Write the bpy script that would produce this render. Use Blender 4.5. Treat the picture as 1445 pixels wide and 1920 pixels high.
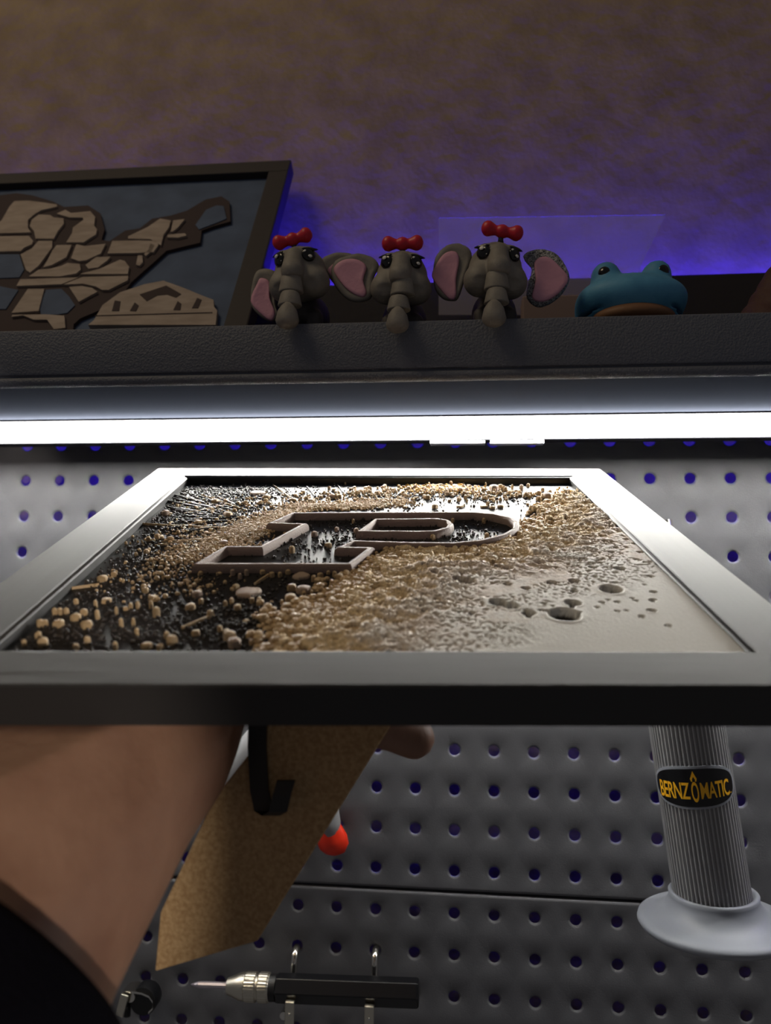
import bpy, bmesh, math, random
import numpy as np
from mathutils import Vector, Matrix, noise
random.seed(7); rng = np.random.default_rng(11)
for o in list(bpy.data.objects): bpy.data.objects.remove(o)
S = bpy.context.scene; COL = S.collection
# ------------------------------------------------------------------ camera
FPX, CX, CY = 1450.0, 722.5, 960.0
ZR = 1.55                                   # height of the top row of pegboard holes
CAM = Vector((0.007426, -0.517016, ZR - 0.093107))
ya, pi_, ro = -0.10438, 0.087152, 0.01006
FW = Vector((math.sin(ya)*math.cos(pi_), math.cos(ya)*math.cos(pi_), math.sin(pi_)))
R0 = Vector((math.cos(ya), -math.sin(ya), 0)); U0 = R0.cross(FW)
RT = math.cos(ro)*R0 + math.sin(ro)*U0; UP = -math.sin(ro)*R0 + math.cos(ro)*U0
cd = bpy.data.cameras.new('camera'); cam = bpy.data.objects.new('camera', cd); COL.objects.link(cam)
M = Matrix((RT, UP, -FW)).transposed().to_4x4(); M.translation = CAM; cam.matrix_world = M
cd.sensor_fit = 'HORIZONTAL'; cd.sensor_width = 36; cd.lens = 36*FPX/1445; cd.clip_start = 0.01
cd.dof.use_dof = True; cd.dof.focus_distance = 0.36; cd.dof.aperture_fstop = 15
S.camera = cam
# ------------------------------------------------------------------ world, lights, exposure
S.view_settings.view_transform = 'Standard'; S.view_settings.look = 'None'
S.view_settings.exposure = 0; S.view_settings.gamma = 1; S.view_settings.use_curve_mapping = False
w = bpy.data.worlds.new('room'); S.world = w; w.use_nodes = True
bg = w.node_tree.nodes['Background']; bg.inputs[0].default_value = (0.92, 0.88, 0.90, 1); bg.inputs[1].default_value = 0.085
def area(name, loc, aim, size, power, col):
    l = bpy.data.lights.new(name, 'AREA'); l.size = size; l.energy = power; l.color = col
    o = bpy.data.objects.new(name, l); COL.objects.link(o); o.location = loc
    o.rotation_euler = (Vector(aim)-Vector(loc)).to_track_quat('-Z', 'Y').to_euler(); return o
area('ceiling_light', (-.7, -.55, 2.6), (-.2, 0, 1.6), 0.4, 3.1, (1.0, 0.80, 0.52))
LED_POWER = 85.0; BLUE_POWER = 80.0
EDGE = Vector((-.079, -.259, 1.355)); SP = Vector((.36, -1.10, 1.355))      # added unseen spot; its cone edge makes the shadow line on the easel leg
sl = bpy.data.lights.new('added_spot', 'SPOT'); sl.energy = 17; sl.color = (1, .88, .76); sl.spot_size = math.radians(28); sl.spot_blend = .04; sl.shadow_soft_size = .012
so = bpy.data.objects.new('added_spot', sl); COL.objects.link(so); so.location = SP
so.rotation_euler = (Matrix.Rotation(math.radians(14), 3, 'Z') @ (EDGE-SP)).to_track_quat('-Z', 'Y').to_euler()

# ------------------------------------------------------------------ pixel helpers (photograph to real planes)
def ray(px, py): return (FW + RT*((px-CX)/FPX) + UP*((CY-py)/FPX))
def at(px, py, Y): d = ray(px, py); return CAM + d*((Y-CAM.y)/d.y)
def atz(px, py, Z): d = ray(px, py); return CAM + d*((Z-CAM.z)/d.z)
def atd(px, py, z): return CAM + ray(px, py)*z           # z = distance along the viewing axis
def atp(px, py, P, N): d = ray(px, py); return CAM + d*((P-CAM).dot(N)/d.dot(N))
# ------------------------------------------------------------------ materials
def lin(c): return tuple(((v/255)/12.92 if v/255 <= .04045 else ((v/255+.055)/1.055)**2.4) for v in c)+(1,)
def mat(name, rgb, rough=.5, metal=0, bump=None, var=None, spec=.5, sub=0, coat=0, emis=None, trans=0):
    m = bpy.data.materials.new(name); m.use_nodes = True; nt = m.node_tree; b = nt.nodes['Principled BSDF']
    b.inputs['Base Color'].default_value = lin(rgb); b.inputs['Roughness'].default_value = rough
    b.inputs['Metallic'].default_value = metal; b.inputs['Specular IOR Level'].default_value = spec
    b.inputs['Coat Weight'].default_value = coat; b.inputs['Transmission Weight'].default_value = trans
    if sub: b.inputs['Subsurface Weight'].default_value = sub; b.inputs['Subsurface Radius'].default_value = (1, .35, .2); b.inputs['Subsurface Scale'].default_value = .004
    if emis: b.inputs['Emission Color'].default_value = emis[0]+(1,); b.inputs['Emission Strength'].default_value = emis[1]
    tc = nt.nodes.new('ShaderNodeTexCoord')
    if var:
        sc, rgb2, det = var[:3]
        n = nt.nodes.new('ShaderNodeTexNoise'); n.inputs['Scale'].default_value = sc; n.inputs['Detail'].default_value = det
        nt.links.new(tc.outputs['Object'], n.inputs['Vector'])
        r = nt.nodes.new('ShaderNodeValToRGB'); r.color_ramp.elements[0].position = .35; r.color_ramp.elements[1].position = .65
        r.color_ramp.elements[0].color = lin(rgb); r.color_ramp.elements[1].color = lin(rgb2)
        nt.links.new(n.outputs['Fac'], r.inputs[0]); nt.links.new(r.outputs[0], b.inputs['Base Color'])
        if len(var) > 3:
            mp = nt.nodes.new('ShaderNodeMapping'); mp.inputs['Scale'].default_value = var[3]
            nt.links.new(tc.outputs['Object'], mp.inputs[0]); nt.links.new(mp.outputs[0], n.inputs['Vector'])
    if bump:
        sc, st, dist = bump[:3]
        n = nt.nodes.new('ShaderNodeTexNoise'); n.inputs['Scale'].default_value = sc; n.inputs['Detail'].default_value = 3
        nt.links.new(tc.outputs['Object'], n.inputs['Vector'])
        if len(bump) > 3:
            mp = nt.nodes.new('ShaderNodeMapping'); mp.inputs['Scale'].default_value = bump[3]
            nt.links.new(tc.outputs['Object'], mp.inputs[0]); nt.links.new(mp.outputs[0], n.inputs['Vector'])
        bp = nt.nodes.new('ShaderNodeBump'); bp.inputs['Strength'].default_value = st; bp.inputs['Distance'].default_value = dist
        nt.links.new(n.outputs['Fac'], bp.inputs['Height']); nt.links.new(bp.outputs[0], b.inputs['Normal'])
    return m
def attr_mat(name, rough):                  # colour painted per layer height of the print
    m = mat(name, (200, 200, 200), rough, bump=(900, .4, .0004)); nt = m.node_tree
    a = nt.nodes.new('ShaderNodeAttribute'); a.attribute_name = 'layer'
    nt.links.new(a.outputs['Color'], nt.nodes['Principled BSDF'].inputs['Base Color']); return m
M_wall = mat('plaster', (158, 138, 108), .9, var=(38, (140, 121, 94), 8), bump=(90, .28, .004))
M_steel = mat('black_powder_coat', (96, 96, 100), .5, bump=(1500, .35, .0004), spec=.6)
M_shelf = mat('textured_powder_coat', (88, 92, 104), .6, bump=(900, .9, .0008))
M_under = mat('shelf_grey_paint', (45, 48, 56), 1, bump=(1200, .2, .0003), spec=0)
M_alu = mat('aluminium', (190, 190, 190), .4, 1)
M_led = mat('white_led_diffuser', (255, 255, 255), .5, emis=((1, .98, .92), LED_POWER))
M_blue = mat('blue_led', (20, 20, 255), .5, emis=((.03, .015, 1), BLUE_POWER))
M_frame = mat('black_satin_wood', (34, 33, 33), .5, bump=(220, .12, .0006, (1, .12, 1)), spec=.42)
M_framey = mat('black_satin_wood_side', (38, 37, 37), .5, bump=(220, .12, .0006, (.12, 1, 1)), spec=.42)
M_plate = mat('black_print', (24, 23, 25), .48, bump=(700, .15, .0003), spec=.3)
M_tan = mat('tan_print', (190, 162, 122), .6, bump=(900, .5, .0004))
M_pale = mat('beige_print', (180, 156, 136), .6, bump=(900, .5, .0004))
M_dgr = mat('dark_print', (52, 45, 40), .45)
M_letter = mat('brown_print', (138, 118, 108), .6, bump=(1200, .5, .0003))
M_relief = attr_mat('layered_print', .6); M_relief.node_tree.nodes['Principled BSDF'].inputs['Specular IOR Level'].default_value = .15
M_skin = mat('skin', (142, 108, 88), .55, bump=(260, .25, .0012), sub=.15, var=(35, (122, 88, 70), 5))
M_sleeve = mat('navy_fabric', (11, 10, 16), 1, spec=.05, bump=(900, .6, .001))
M_mdf = mat('brown_fibreboard', (182, 152, 110), .8, var=(700, (156, 124, 84), 5), bump=(900, .5, .0005))
M_mdfe = mat('fibreboard_edge', (190, 150, 98), .85)
M_blk = mat('black_plastic', (16, 15, 17), .5)
M_blkg = mat('black_lacquer', (14, 14, 17), .3)
M_rib = mat('grey_ribbed_plastic', (165, 165, 166), .5)
M_gry = mat('grey_plastic', (142, 146, 154), .45)
M_yel = mat('amber_print', (255, 190, 28), .5)
M_chr = mat('chrome', (215, 212, 205), .15, 1)
M_sat = mat('satin_steel', (205, 200, 185), .32, 1, bump=(2500, .5, .0002))
M_red = mat('orange_red_plastic', (240, 52, 22), .35)
M_tool = mat('grey_rubber', (150, 150, 152), .55)
M_ele = mat('grey_resin', (132, 127, 120), .6, bump=(1500, .35, .0003), var=(160, (118, 113, 107), 3))
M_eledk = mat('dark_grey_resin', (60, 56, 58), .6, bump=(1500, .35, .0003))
M_glit = mat('glitter_paint', (205, 208, 214), .3, .6, bump=(1600, 1, .002), var=(1400, (60, 62, 68), 4))
M_pink = mat('pink_resin', (206, 150, 172), .6, bump=(500, .3, .0006))
M_bow = mat('red_resin', (196, 22, 48), .4, bump=(1500, .3, .0003))
M_eye = mat('black_gloss', (8, 8, 10), .15)
M_wht = mat('white_paint', (235, 232, 228), .4)
M_frog = mat('blue_resin', (84, 152, 190), .6, bump=(1300, .3, .0003), var=(90, (72, 138, 178), 3))
M_tanbelly = mat('brown_resin', (120, 84, 56), .6)
M_brown = mat('dark_brown_resin', (70, 42, 36), .7, bump=(400, .5, .001))
M_mapfr = mat('dark_wood', (34, 27, 30), .7, bump=(200, .3, .0006))
M_mapbg = mat('slate_blue_board', (72, 88, 116), .8, var=(40, (60, 74, 100), 3))
M_mapwd = mat('pale_wood', (160, 146, 136), .75, var=(60, (142, 128, 118), 3, (1, 6, 1)))
M_maped = mat('burnt_wood', (44, 28, 32), .8)
M_acry = mat('frosted_acrylic', (200, 190, 205), .6); nt_ = M_acry.node_tree
mx_ = nt_.nodes.new('ShaderNodeMixShader'); tb_ = nt_.nodes.new('ShaderNodeBsdfTransparent'); mx_.inputs[0].default_value = .78
nt_.links.new(nt_.nodes['Principled BSDF'].outputs[0], mx_.inputs[1]); nt_.links.new(tb_.outputs[0], mx_.inputs[2]); nt_.links.new(mx_.outputs[0], nt_.nodes['Material Output'].inputs[0])

# ------------------------------------------------------------------ object helpers
def obj(name, V, F, m, parent=None, smooth=False, loc=None, mats=None, fm=None):
    me = bpy.data.meshes.new(name); me.from_pydata([tuple(v) for v in V], [], [tuple(f) for f in F])
    me.materials.append(m)
    if mats:
        for k in mats: me.materials.append(k)
        me.polygons.foreach_set('material_index', fm)
    if smooth: me.polygons.foreach_set('use_smooth', [True]*len(me.polygons))
    bm = bmesh.new(); bm.from_mesh(me); bmesh.ops.recalc_face_normals(bm, faces=bm.faces)
    if smooth == 'auto':
        for e in bm.edges:
            if len(e.link_faces) == 2 and e.calc_face_angle(0) > .6: e.smooth = False
    bm.to_mesh(me); bm.free()
    o = bpy.data.objects.new(name, me); COL.objects.link(o)
    if parent: o.parent = parent
    if loc is not None: o.location = loc
    return o
def tag(o, label, cat, group=None, kind=None):
    o['label'] = label; o['category'] = cat
    if group: o['group'] = group
    if kind: o['kind'] = kind
    return o
def empty(name, loc, rot=None):
    o = bpy.data.objects.new(name, None); COL.objects.link(o); o.empty_display_size = .01
    m = (rot.to_4x4() if rot else Matrix.Identity(4)); m.translation = loc; o.matrix_world = m; return o
def local(root, p): return root.matrix_world.inverted() @ Vector(p)
def box(x0, x1, y0, y1, z0, z1):
    V = [(x, y, z) for x in (x0, x1) for y in (y0, y1) for z in (z0, z1)]
    return V, [(0, 1, 3, 2), (4, 6, 7, 5), (0, 4, 5, 1), (2, 3, 7, 6), (0, 2, 6, 4), (1, 5, 7, 3)]
def bev(o, w=.001, seg=2):
    b = o.modifiers.new('bevel', 'BEVEL'); b.width = w; b.segments = seg; b.limit_method = 'ANGLE'; return o
def extrude_x(prof, x0, x1):
    n = len(prof); V = [(x0, a, b) for a, b in prof]+[(x1, a, b) for a, b in prof]
    F = [(i, (i+1) % n, n+(i+1) % n, n+i) for i in range(n)]+[tuple(range(n)), tuple(range(n, 2*n))]
    return V, F
def lathe(prof, n=24, axis=None, org=(0, 0, 0), caps=True, rmod=None):
    """prof: (r, h) along axis"""
    ax = Vector(axis or (0, 0, 1)).normalized(); u = ax.orthogonal().normalized()
    if abs(ax.dot(Vector((1, 0, 0)))) < .9: u = (Vector((1, 0, 0))-ax*ax.x).normalized()
    v = ax.cross(u); V = []; F = []; org = Vector(org)
    for r, h in prof:
        for i in range(n):
            a = 2*math.pi*i/n; rr = r*(rmod(i, h) if rmod else 1)
            V.append(org+ax*h+u*(rr*math.cos(a))+v*(rr*math.sin(a)))
    for k in range(len(prof)-1):
        for i in range(n): j = (i+1) % n; F.append((k*n+i, k*n+j, (k+1)*n+j, (k+1)*n+i))
    if caps: F += [tuple(range(n)), tuple((len(prof)-1)*n+i for i in range(n))]
    return V, F
def tube(pts, r, n=10, closed=False):
    pts = [Vector(p) for p in pts]; rr = r if isinstance(r, (list, tuple)) else [r]*len(pts); V = []; F = []
    t0 = (pts[1]-pts[0]).normalized(); u = t0.orthogonal().normalized()
    for k, p in enumerate(pts):
        t = (pts[min(k+1, len(pts)-1)]-pts[max(k-1, 0)]).normalized()
        u = (u-t*u.dot(t)).normalized(); v = t.cross(u)
        for i in range(n): a = 2*math.pi*i/n; V.append(p+(u*math.cos(a)+v*math.sin(a))*rr[k])
    for k in range(len(pts)-1):
        for i in range(n): j = (i+1) % n; F.append((k*n+i, k*n+j, (k+1)*n+j, (k+1)*n+i))
    F += [tuple(range(n)), tuple((len(pts)-1)*n+i for i in range(n))]
    return V, F
def merge(parts):
    V = []; F = []
    for v, f in parts:
        b = len(V); V += [Vector(q) for q in v]; F += [tuple(i+b for i in q) for q in f]
    return V, F
def slab(poly, t, nrm):
    """polygon of 3D points thickened backwards along -nrm"""
    n = len(poly); V = [Vector(p) for p in poly]+[Vector(p)-nrm*t for p in poly]
    return V, [tuple(range(n)), tuple(range(2*n-1, n-1, -1))]+[(i, (i+1) % n, n+(i+1) % n, n+i) for i in range(n)]
def sdf_mesh(fn, lo, hi, h):
    """surface nets of fn(X,Y,Z) < 0"""
    lo = np.array(lo, float); hi = np.array(hi, float); n = np.ceil((hi-lo)/h).astype(int)+1
    ax = [lo[i]+h*np.arange(n[i]) for i in range(3)]
    X, Y, Z = np.meshgrid(*ax, indexing='ij'); D = fn(X, Y, Z); s = D < 0
    cn = n-1; acc = np.zeros(tuple(cn)+(3,)); cnt = np.zeros(tuple(cn))
    def sub(A, o): return A[o[0]:o[0]+cn[0], o[1]:o[1]+cn[1], o[2]:o[2]+cn[2]]
    C = [(i, j, k) for i in (0, 1) for j in (0, 1) for k in (0, 1)]
    for a in C:
        for b in C:
            d = tuple(b[i]-a[i] for i in range(3))
            if sum(map(abs, d)) != 1 or min(d) < 0: continue
            A = sub(D, a); B = sub(D, b); x = sub(s, a) != sub(s, b)
            t = np.where(x, A/np.where(A-B == 0, 1, A-B), 0)
            for i in range(3): acc[..., i] += np.where(x, a[i]+t*d[i], 0)
            cnt += x
    act = cnt > 0; idx = -np.ones(tuple(cn), int); idx[act] = np.arange(act.sum())
    ijk = np.argwhere(act); P = lo+h*(ijk+acc[act]/cnt[act][:, None]); F = []
    for a in range(3):
        b, c = [q for q in range(3) if q != a]
        o = np.zeros(3, int); o[a] = 1
        A = s[:-1] if a == 0 else (s[:, :-1] if a == 1 else s[:, :, :-1])
        B = s[1:] if a == 0 else (s[:, 1:] if a == 1 else s[:, :, 1:])
        E = np.argwhere(A != B)
        E = E[(E[:, b] > 0) & (E[:, c] > 0) & (E[:, b] < cn[b]) & (E[:, c] < cn[c])]
        eb = np.zeros(3, int); eb[b] = 1; ec = np.zeros(3, int); ec[c] = 1
        q = [E-eb-ec, E-ec, E, E-eb]
        F.append(np.stack([idx[k[:, 0], k[:, 1], k[:, 2]] for k in q], 1))
    return P, np.concatenate(F)
def smin(a, b, k): h = np.clip(.5+.5*(b-a)/k, 0, 1); return b*(1-h)+a*h-k*h*(1-h)
def sd_ell(X, Y, Z, c, r):
    x, y, z = (X-c[0])/r[0], (Y-c[1])/r[1], (Z-c[2])/r[2]; k = np.sqrt(x*x+y*y+z*z); return (k-1)*min(r)
def sd_cone(X, Y, Z, a, b, ra, rb):
    a = np.array(a, float); b = np.array(b, float); d = b-a; L2 = (d*d).sum()
    t = np.clip(((X-a[0])*d[0]+(Y-a[1])*d[1]+(Z-a[2])*d[2])/L2, 0, 1)
    return np.sqrt((X-a[0]-t*d[0])**2+(Y-a[1]-t*d[1])**2+(Z-a[2]-t*d[2])**2)-(ra+(rb-ra)*t)

# ------------------------------------------------------------------ the setting
WY = 0.060
o = obj('wall_back', *box(-1.6, 1.6, WY, WY+.05, 0, 2.8), M_wall); o['kind'] = 'structure'
# ------------------------------------------------------------------ pegboards with real holes
P_ = .0254; RH = .0036
def pegboard(name, c0, c1, rows, ztop, zbot, m):
    """rows: list of hole centre heights"""
    V = []; F = []; NS = 16
    def add(vs): b = len(V); V.extend(vs); return b
    def cell(cx, cz, zu, zd):
        hx = P_/2; outer = []; 
        for i in range(NS):
            a = 2*math.pi*i/NS+math.pi/NS*0; c, s_ = math.cos(a), math.sin(a); k = 1/max(abs(c), abs(s_))
            x = c*k*hx; z = s_*k; z = z*(zu-cz) if z > 0 else z*(cz-zd)
            outer.append((cx+x, 0, cz+z))
        ring = lambda r, y: [(cx+r*math.cos(2*math.pi*i/NS), y, cz+r*math.sin(2*math.pi*i/NS)) for i in range(NS)]
        b = add(outer+ring(RH+.0014, 0)+ring(RH+.0006, .0003)+ring(RH, .0009)+ring(RH, .0016)+[(x, .0016, z) for x, y, z in outer])
        for k in range(5):
            for i in range(NS): j = (i+1) % NS; F.append((b+k*NS+i, b+k*NS+j, b+(k+1)*NS+j, b+(k+1)*NS+i))
    for ri, z in enumerate(rows):
        zu = ztop-.002 if ri == 0 else (rows[ri-1]+z)/2; zd = zbot+.002 if ri == len(rows)-1 else (rows[ri+1]+z)/2
        for c in range(c0, c1+1): cell(c*P_, z, zu, zd)
    x0 = (c0-.5)*P_; x1 = (c1+.5)*P_
    for zt, sg in ((ztop, 1), (zbot, -1)):      # rounded bend and return flange
        prof = [(0, zt-sg*.002)]+[(.002-.002*math.cos(a), zt-sg*.002+sg*.002*math.sin(a)) for a in (math.pi/8, math.pi/4, 3*math.pi/8, math.pi/2)]+[(.02, zt), (.02, zt-sg*.0012), (.0016, zt-sg*.0022)]
        v, f = extrude_x(prof, x0, x1); b = add(v); F.extend(tuple(i+b for i in q) for q in f)
    o = obj(name, V, F, m, smooth='auto'); return o
zrow = lambda r: ZR-P_*r-(.0008 if r >= 12 else 0)
zs1 = (zrow(11)+zrow(12))/2
pb1 = pegboard('pegboard', -17, 13, [zrow(r) for r in range(0, 12)], ZR+.0125, zs1+.0006, M_steel)
tag(pb1, 'upper dark grey steel pegboard panel behind the tilted picture frame', 'pegboard')
pb2 = pegboard('pegboard', -17, 13, [zrow(r) for r in range(12, 19)], zs1-.0004, zrow(18)-.0127, M_steel)
tag(pb2, 'lower dark grey steel pegboard panel with the screwdriver hooked on it', 'pegboard')
# ------------------------------------------------------------------ shelf
YL = -.047                                      # front of the lamp bar
ZU = at(722, 786, YL).z                         # underside of the shelf
YF = atz(722, 713, ZU).y                        # front of the shelf
zt = at(722, 603, YF).z; zb = at(722, 690, YF).z
sh = empty('metal_shelf', (0, (YF)/2, ZU)); tag(sh, 'dark textured steel shelf with figurines and framed map on it', 'shelf')
L = lambda V, r: [Vector(v)-r.location for v in V]
def wpart(name, VF, m, root, **k): V, F = VF; return obj(name, L(V, root), F, m, root, **k)
X0, X1 = -.62, .52
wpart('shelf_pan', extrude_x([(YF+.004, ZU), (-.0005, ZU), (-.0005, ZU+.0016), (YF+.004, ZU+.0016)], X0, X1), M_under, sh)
pr = [(YF+.0055, zt), (YF+.0012, zt+.0003), (YF+.0003, zt-.0004), (YF, zt-.0016), (YF, zb+.001), (YF+.0004, zb), (YF+.0018, zb-.0006), (YF+.0018, zb-.0012)]
pr += [(YF+.0022-.0024*math.sin(a), zb-.0036+.0024*math.cos(a)) for a in [k*math.pi/8 for k in range(0, 9)]]
pr += [(YF+.004, ZU), (YF+.004, ZU+.0016), (YF+.004, zt-.002)]
wpart('front_lip', extrude_x(pr, X0, X1), M_shelf, sh, smooth='auto')
zf = at(1320, 517, 0).z
wpart('back_flange', extrude_x([(-.0005, ZU+.0016), (-.0005, zf), (-.0022, zf), (-.0022, ZU+.0016)], X0, X1), M_mapfr, sh)
# ------------------------------------------------------------------ white lamp bar
M_lbar = mat('lamp_bar_paint', (34, 34, 38), .7, spec=.1)
zl1 = at(722, 819, YL-.003).z; zl0 = at(722, 826, YL).z
lb = empty('light_bar', (0, YL, ZU)); tag(lb, 'long glowing white light bar under the shelf', 'lamp')
wpart('housing', extrude_x([(YL+.012, ZU), (YL-.0105, ZU), (YL-.0105, ZU-.0010), (YL+.008, ZU-.0012), (YL+.008, zl0+.0012), (YL+.0, zl0+.0012), (YL+.0, zl0), (YL+.012, zl0)], -.6, .5), M_lbar, lb)
hd = (ZU-.0012)-(zl0+.0012)
zc_ = (ZU-.0012+zl0+.0012)/2
zt1, zb1 = zc_+hd/2, zl0+.0006
df = [(YL-.0002, zt1), (YL-.0058, zt1), (YL-.0072, zt1-.0006), (YL-.0078, zt1-.002), (YL-.0078, zb1+.002), (YL-.0072, zb1+.0006), (YL-.0058, zb1), (YL-.0002, zb1)]
wpart('diffuser', extrude_x(df, -.598, .498), M_led, lb, smooth='auto')
for a, b in ((806, 909), (919, 1020)):
    p = at(a, 827, YL); q = at(b, 827, YL)
    wpart('clip', box(p.x, q.x, YL+.001, YL+.010, p.z-.0012, zl0+.0002), M_alu, lb)
# blue strip behind the flange
bs = obj('light_strip', *box(-.6, .5, .046, .057, zf-.010, zf-.005), M_blue); tag(bs, 'blue glowing light strip hidden behind the shelf back', 'lamp')

bs2 = obj('light_strip', *box(-.6, .5, .003, .010, ZR+.0055, ZR+.0095), mat('blue_led_added', (20, 20, 255), .5, emis=((.03, .015, 1), 13.0))); tag(bs2, 'added blue light strip that brightens the top rows of pegboard holes', 'lamp')  # extra strip, added so the upper holes show a stronger blue
# ------------------------------------------------------------------ framed map leaning on the wall
lean = math.atan2(1900, 1450)-pi_ ; el = math.atan2(960+940, FPX)+pi_
MU = Vector((0, math.cos(el), math.sin(el))); MR = Vector((1, 0, 0)); MN = MR.cross(MU)   # towards the viewer
if MN.y > 0: MN = -MN
TC = at(546, 299, .042)
HM = (TC.z-(ZU+.0020)-.012*MN.z)/math.sin(el)
mp = empty('framed_map', TC-MU*HM); tag(mp, 'framed wooden map with a dark frame leaning on the wall', 'picture')
def mq(px, py, h=0): return atp(px, py, TC+MN*h, MN)
WM = .42; bw = .0155; ft = .012
def mp_rect(u0, u1, v0, v1, h0, h1):
    V = []
    for h in (h1, h0):
        for u, v in ((u0, v0), (u1, v0), (u1, v1), (u0, v1)): V.append(TC-MR*u-MU*v+MN*h)
    return V, [(0, 1, 2, 3), (7, 6, 5, 4), (0, 4, 5, 1), (1, 5, 6, 2), (2, 6, 7, 3), (3, 7, 4, 0)]
wpart('backing_board', mp_rect(.004, WM-.004, .004, HM-.004, -ft, -.006), M_mapbg, mp)
for r in ((0, WM, 0, bw), (0, WM, HM-bw, HM), (0, bw, bw, HM-bw), (WM-bw, WM, bw, HM-bw)):
    bev(wpart('frame_rail', mp_rect(*r, -ft, 0), M_mapfr, mp))
def zz(ox, oy, sc, pts): return [(ox+x/sc, oy+y/sc) for x, y in pts]
A = lambda *p: zz(0, 340, 5.558, p); B = lambda *p: zz(240, 360, 6.02, p)
def plate(name, pts, h, t, m): return wpart(name, slab([mq(x, y, h) for x, y in pts], t, MN), m, mp)
# burnt edge plate under the states
sil = [(-330, 400), (-200, 380), (-60, 372), (0, 366), (30, 362), (60, 366), (100, 378), (120, 388), (165, 385), (188, 400), (196, 430), (190, 450), (205, 452), (235, 432), (262, 428), (285, 410), (320, 404), (350, 395), (385, 374), (415, 368), (430, 378), (432, 415), (400, 424), (378, 432), (375, 455), (345, 462), (312, 470), (290, 490), (265, 512), (245, 530), (225, 560), (190, 580), (150, 597), (138, 608), (135, 640), (-330, 640)]
plate('map_edge', sil, -.0035, .0025, M_maped)
plate('map_inlay', B((760, 370), (880, 200), (1000, 150), (1080, 160), (1110, 300), (960, 360), (800, 420)), -.0028, .0006, M_mapbg)
plate('map_inlay', A((430, 1390), (410, 1310), (480, 1130), (640, 1120), (720, 1200), (780, 1290), (700, 1370), (600, 1385)), -.0028, .0006, M_mapbg)
plate('map_inlay', A((-200, 1330), (60, 1330), (190, 1130), (130, 1120), (-200, 1050)), -.0028, .0006, M_mapbg)
plate('map_inlay', A((-400, 760), (200, 760), (250, 920), (200, 1000), (-100, 1010), (-130, 830), (-400, 820)), -.0028, .0006, M_mapbg)
def pz(*p): return list(p)
states = [pz((-100, 380), (-20, 376), (-30, 410), (-45, 436), (-108, 440)), pz((-190, 384), (-106, 380), (-114, 440), (-204, 444)), pz((-300, 396), (-196, 384), (-210, 444), (-318, 450)),
 pz((-110, 446), (-46, 442), (-46, 474), (-116, 478)), pz((-212, 450), (-116, 446), (-122, 482), (-222, 486)), pz((-320, 456), (-218, 450), (-228, 488), (-334, 494)),
 pz((-120, 492), (-40, 486), (-50, 530), (-128, 534)), pz((-232, 496), (-128, 492), (-136, 540), (-244, 544)), pz((-130, 542), (-36, 538), (-20, 572), (-60, 606), (-120, 590)), pz((-246, 550), (-138, 546), (-128, 596), (-220, 600)),
 A((150, 205), (290, 200), (420, 215), (590, 240), (595, 262), (430, 300), (360, 340), (290, 400), (290, 480), (320, 530), (0, 540), (-60, 480), (20, 400), (100, 260)),
 A((-200, 575), (300, 568), (345, 620), (330, 655), (250, 690), (215, 725), (-200, 735)),
 A((330, 400), (400, 345), (520, 350), (560, 375), (660, 385), (665, 440), (600, 520), (560, 598), (370, 595), (355, 520), (310, 465)),
 A((590, 335), (680, 295), (740, 330), (940, 310), (990, 370), (980, 460), (1010, 500), (1000, 550), (870, 635), (690, 635), (750, 540), (760, 480), (870, 400), (860, 375), (720, 375)),
 A((400, 620), (545, 620), (540, 690), (400, 880), (310, 950), (270, 920), (215, 760), (330, 700)),
 A((590, 665), (745, 660), (690, 790), (540, 870), (450, 895), (490, 830), (545, 720)),
 A((795, 655), (880, 675), (1100, 650), (1050, 750), (900, 820), (820, 830), (740, 800)),
 A((1170, 620), (1445, 615), (1620, 620), (1650, 660), (1600, 735), (1445, 745), (1120, 750)),
 A((890, 870), (1000, 790), (1150, 785), (1120, 820), (1020, 895), (920, 910)),
 A((700, 850), (830, 860), (840, 920), (790, 960), (620, 990), (300, 990), (400, 920), (520, 910), (640, 880)),
 A((1250, 815), (1300, 830), (1345, 890), (1330, 965), (830, 965), (1040, 910)),
 A((210, 1020), (820, 1000), (640, 1070), (170, 1090)),
 A((860, 995), (1335, 985), (1330, 1030), (1130, 1130), (1060, 1130), (1000, 1095), (860, 1065), (660, 1075)),
 A((720, 1100), (850, 1090), (960, 1110), (1015, 1150), (900, 1210), (820, 1255)),
 A((290, 1120), (460, 1120), (400, 1350), (120, 1370)),
 A((130, 1390), (480, 1385), (670, 1400), (680, 1525), (560, 1540), (490, 1440), (350, 1440), (240, 1395), (120, 1410)),
 B((0, 500), (220, 395), (360, 300), (480, 320), (460, 400), (400, 480), (370, 600), (300, 560), (250, 530), (0, 525)),
 B((510, 320), (640, 305), (560, 400), (510, 440), (480, 450)),
 B((450, 480), (640, 465), (660, 490), (560, 515), (440, 510)),
 B((250, 580), (300, 600), (270, 660), (200, 720), (180, 700), (230, 650)),
 B((110, 715), (160, 715), (165, 790), (130, 830), (90, 820))]
for s_ in states: plate('state_tile', s_, -.0018, .0017, M_mapwd)
plq = [(165, 609), (176, 600), (192, 572), (225, 548), (270, 533), (306, 526), (345, 540), (384, 556), (400, 562), (401, 575), (407, 582), (404, 609)]
pk = plate('plaque', plq, -.0022, .0035, M_mapwd)
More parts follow.
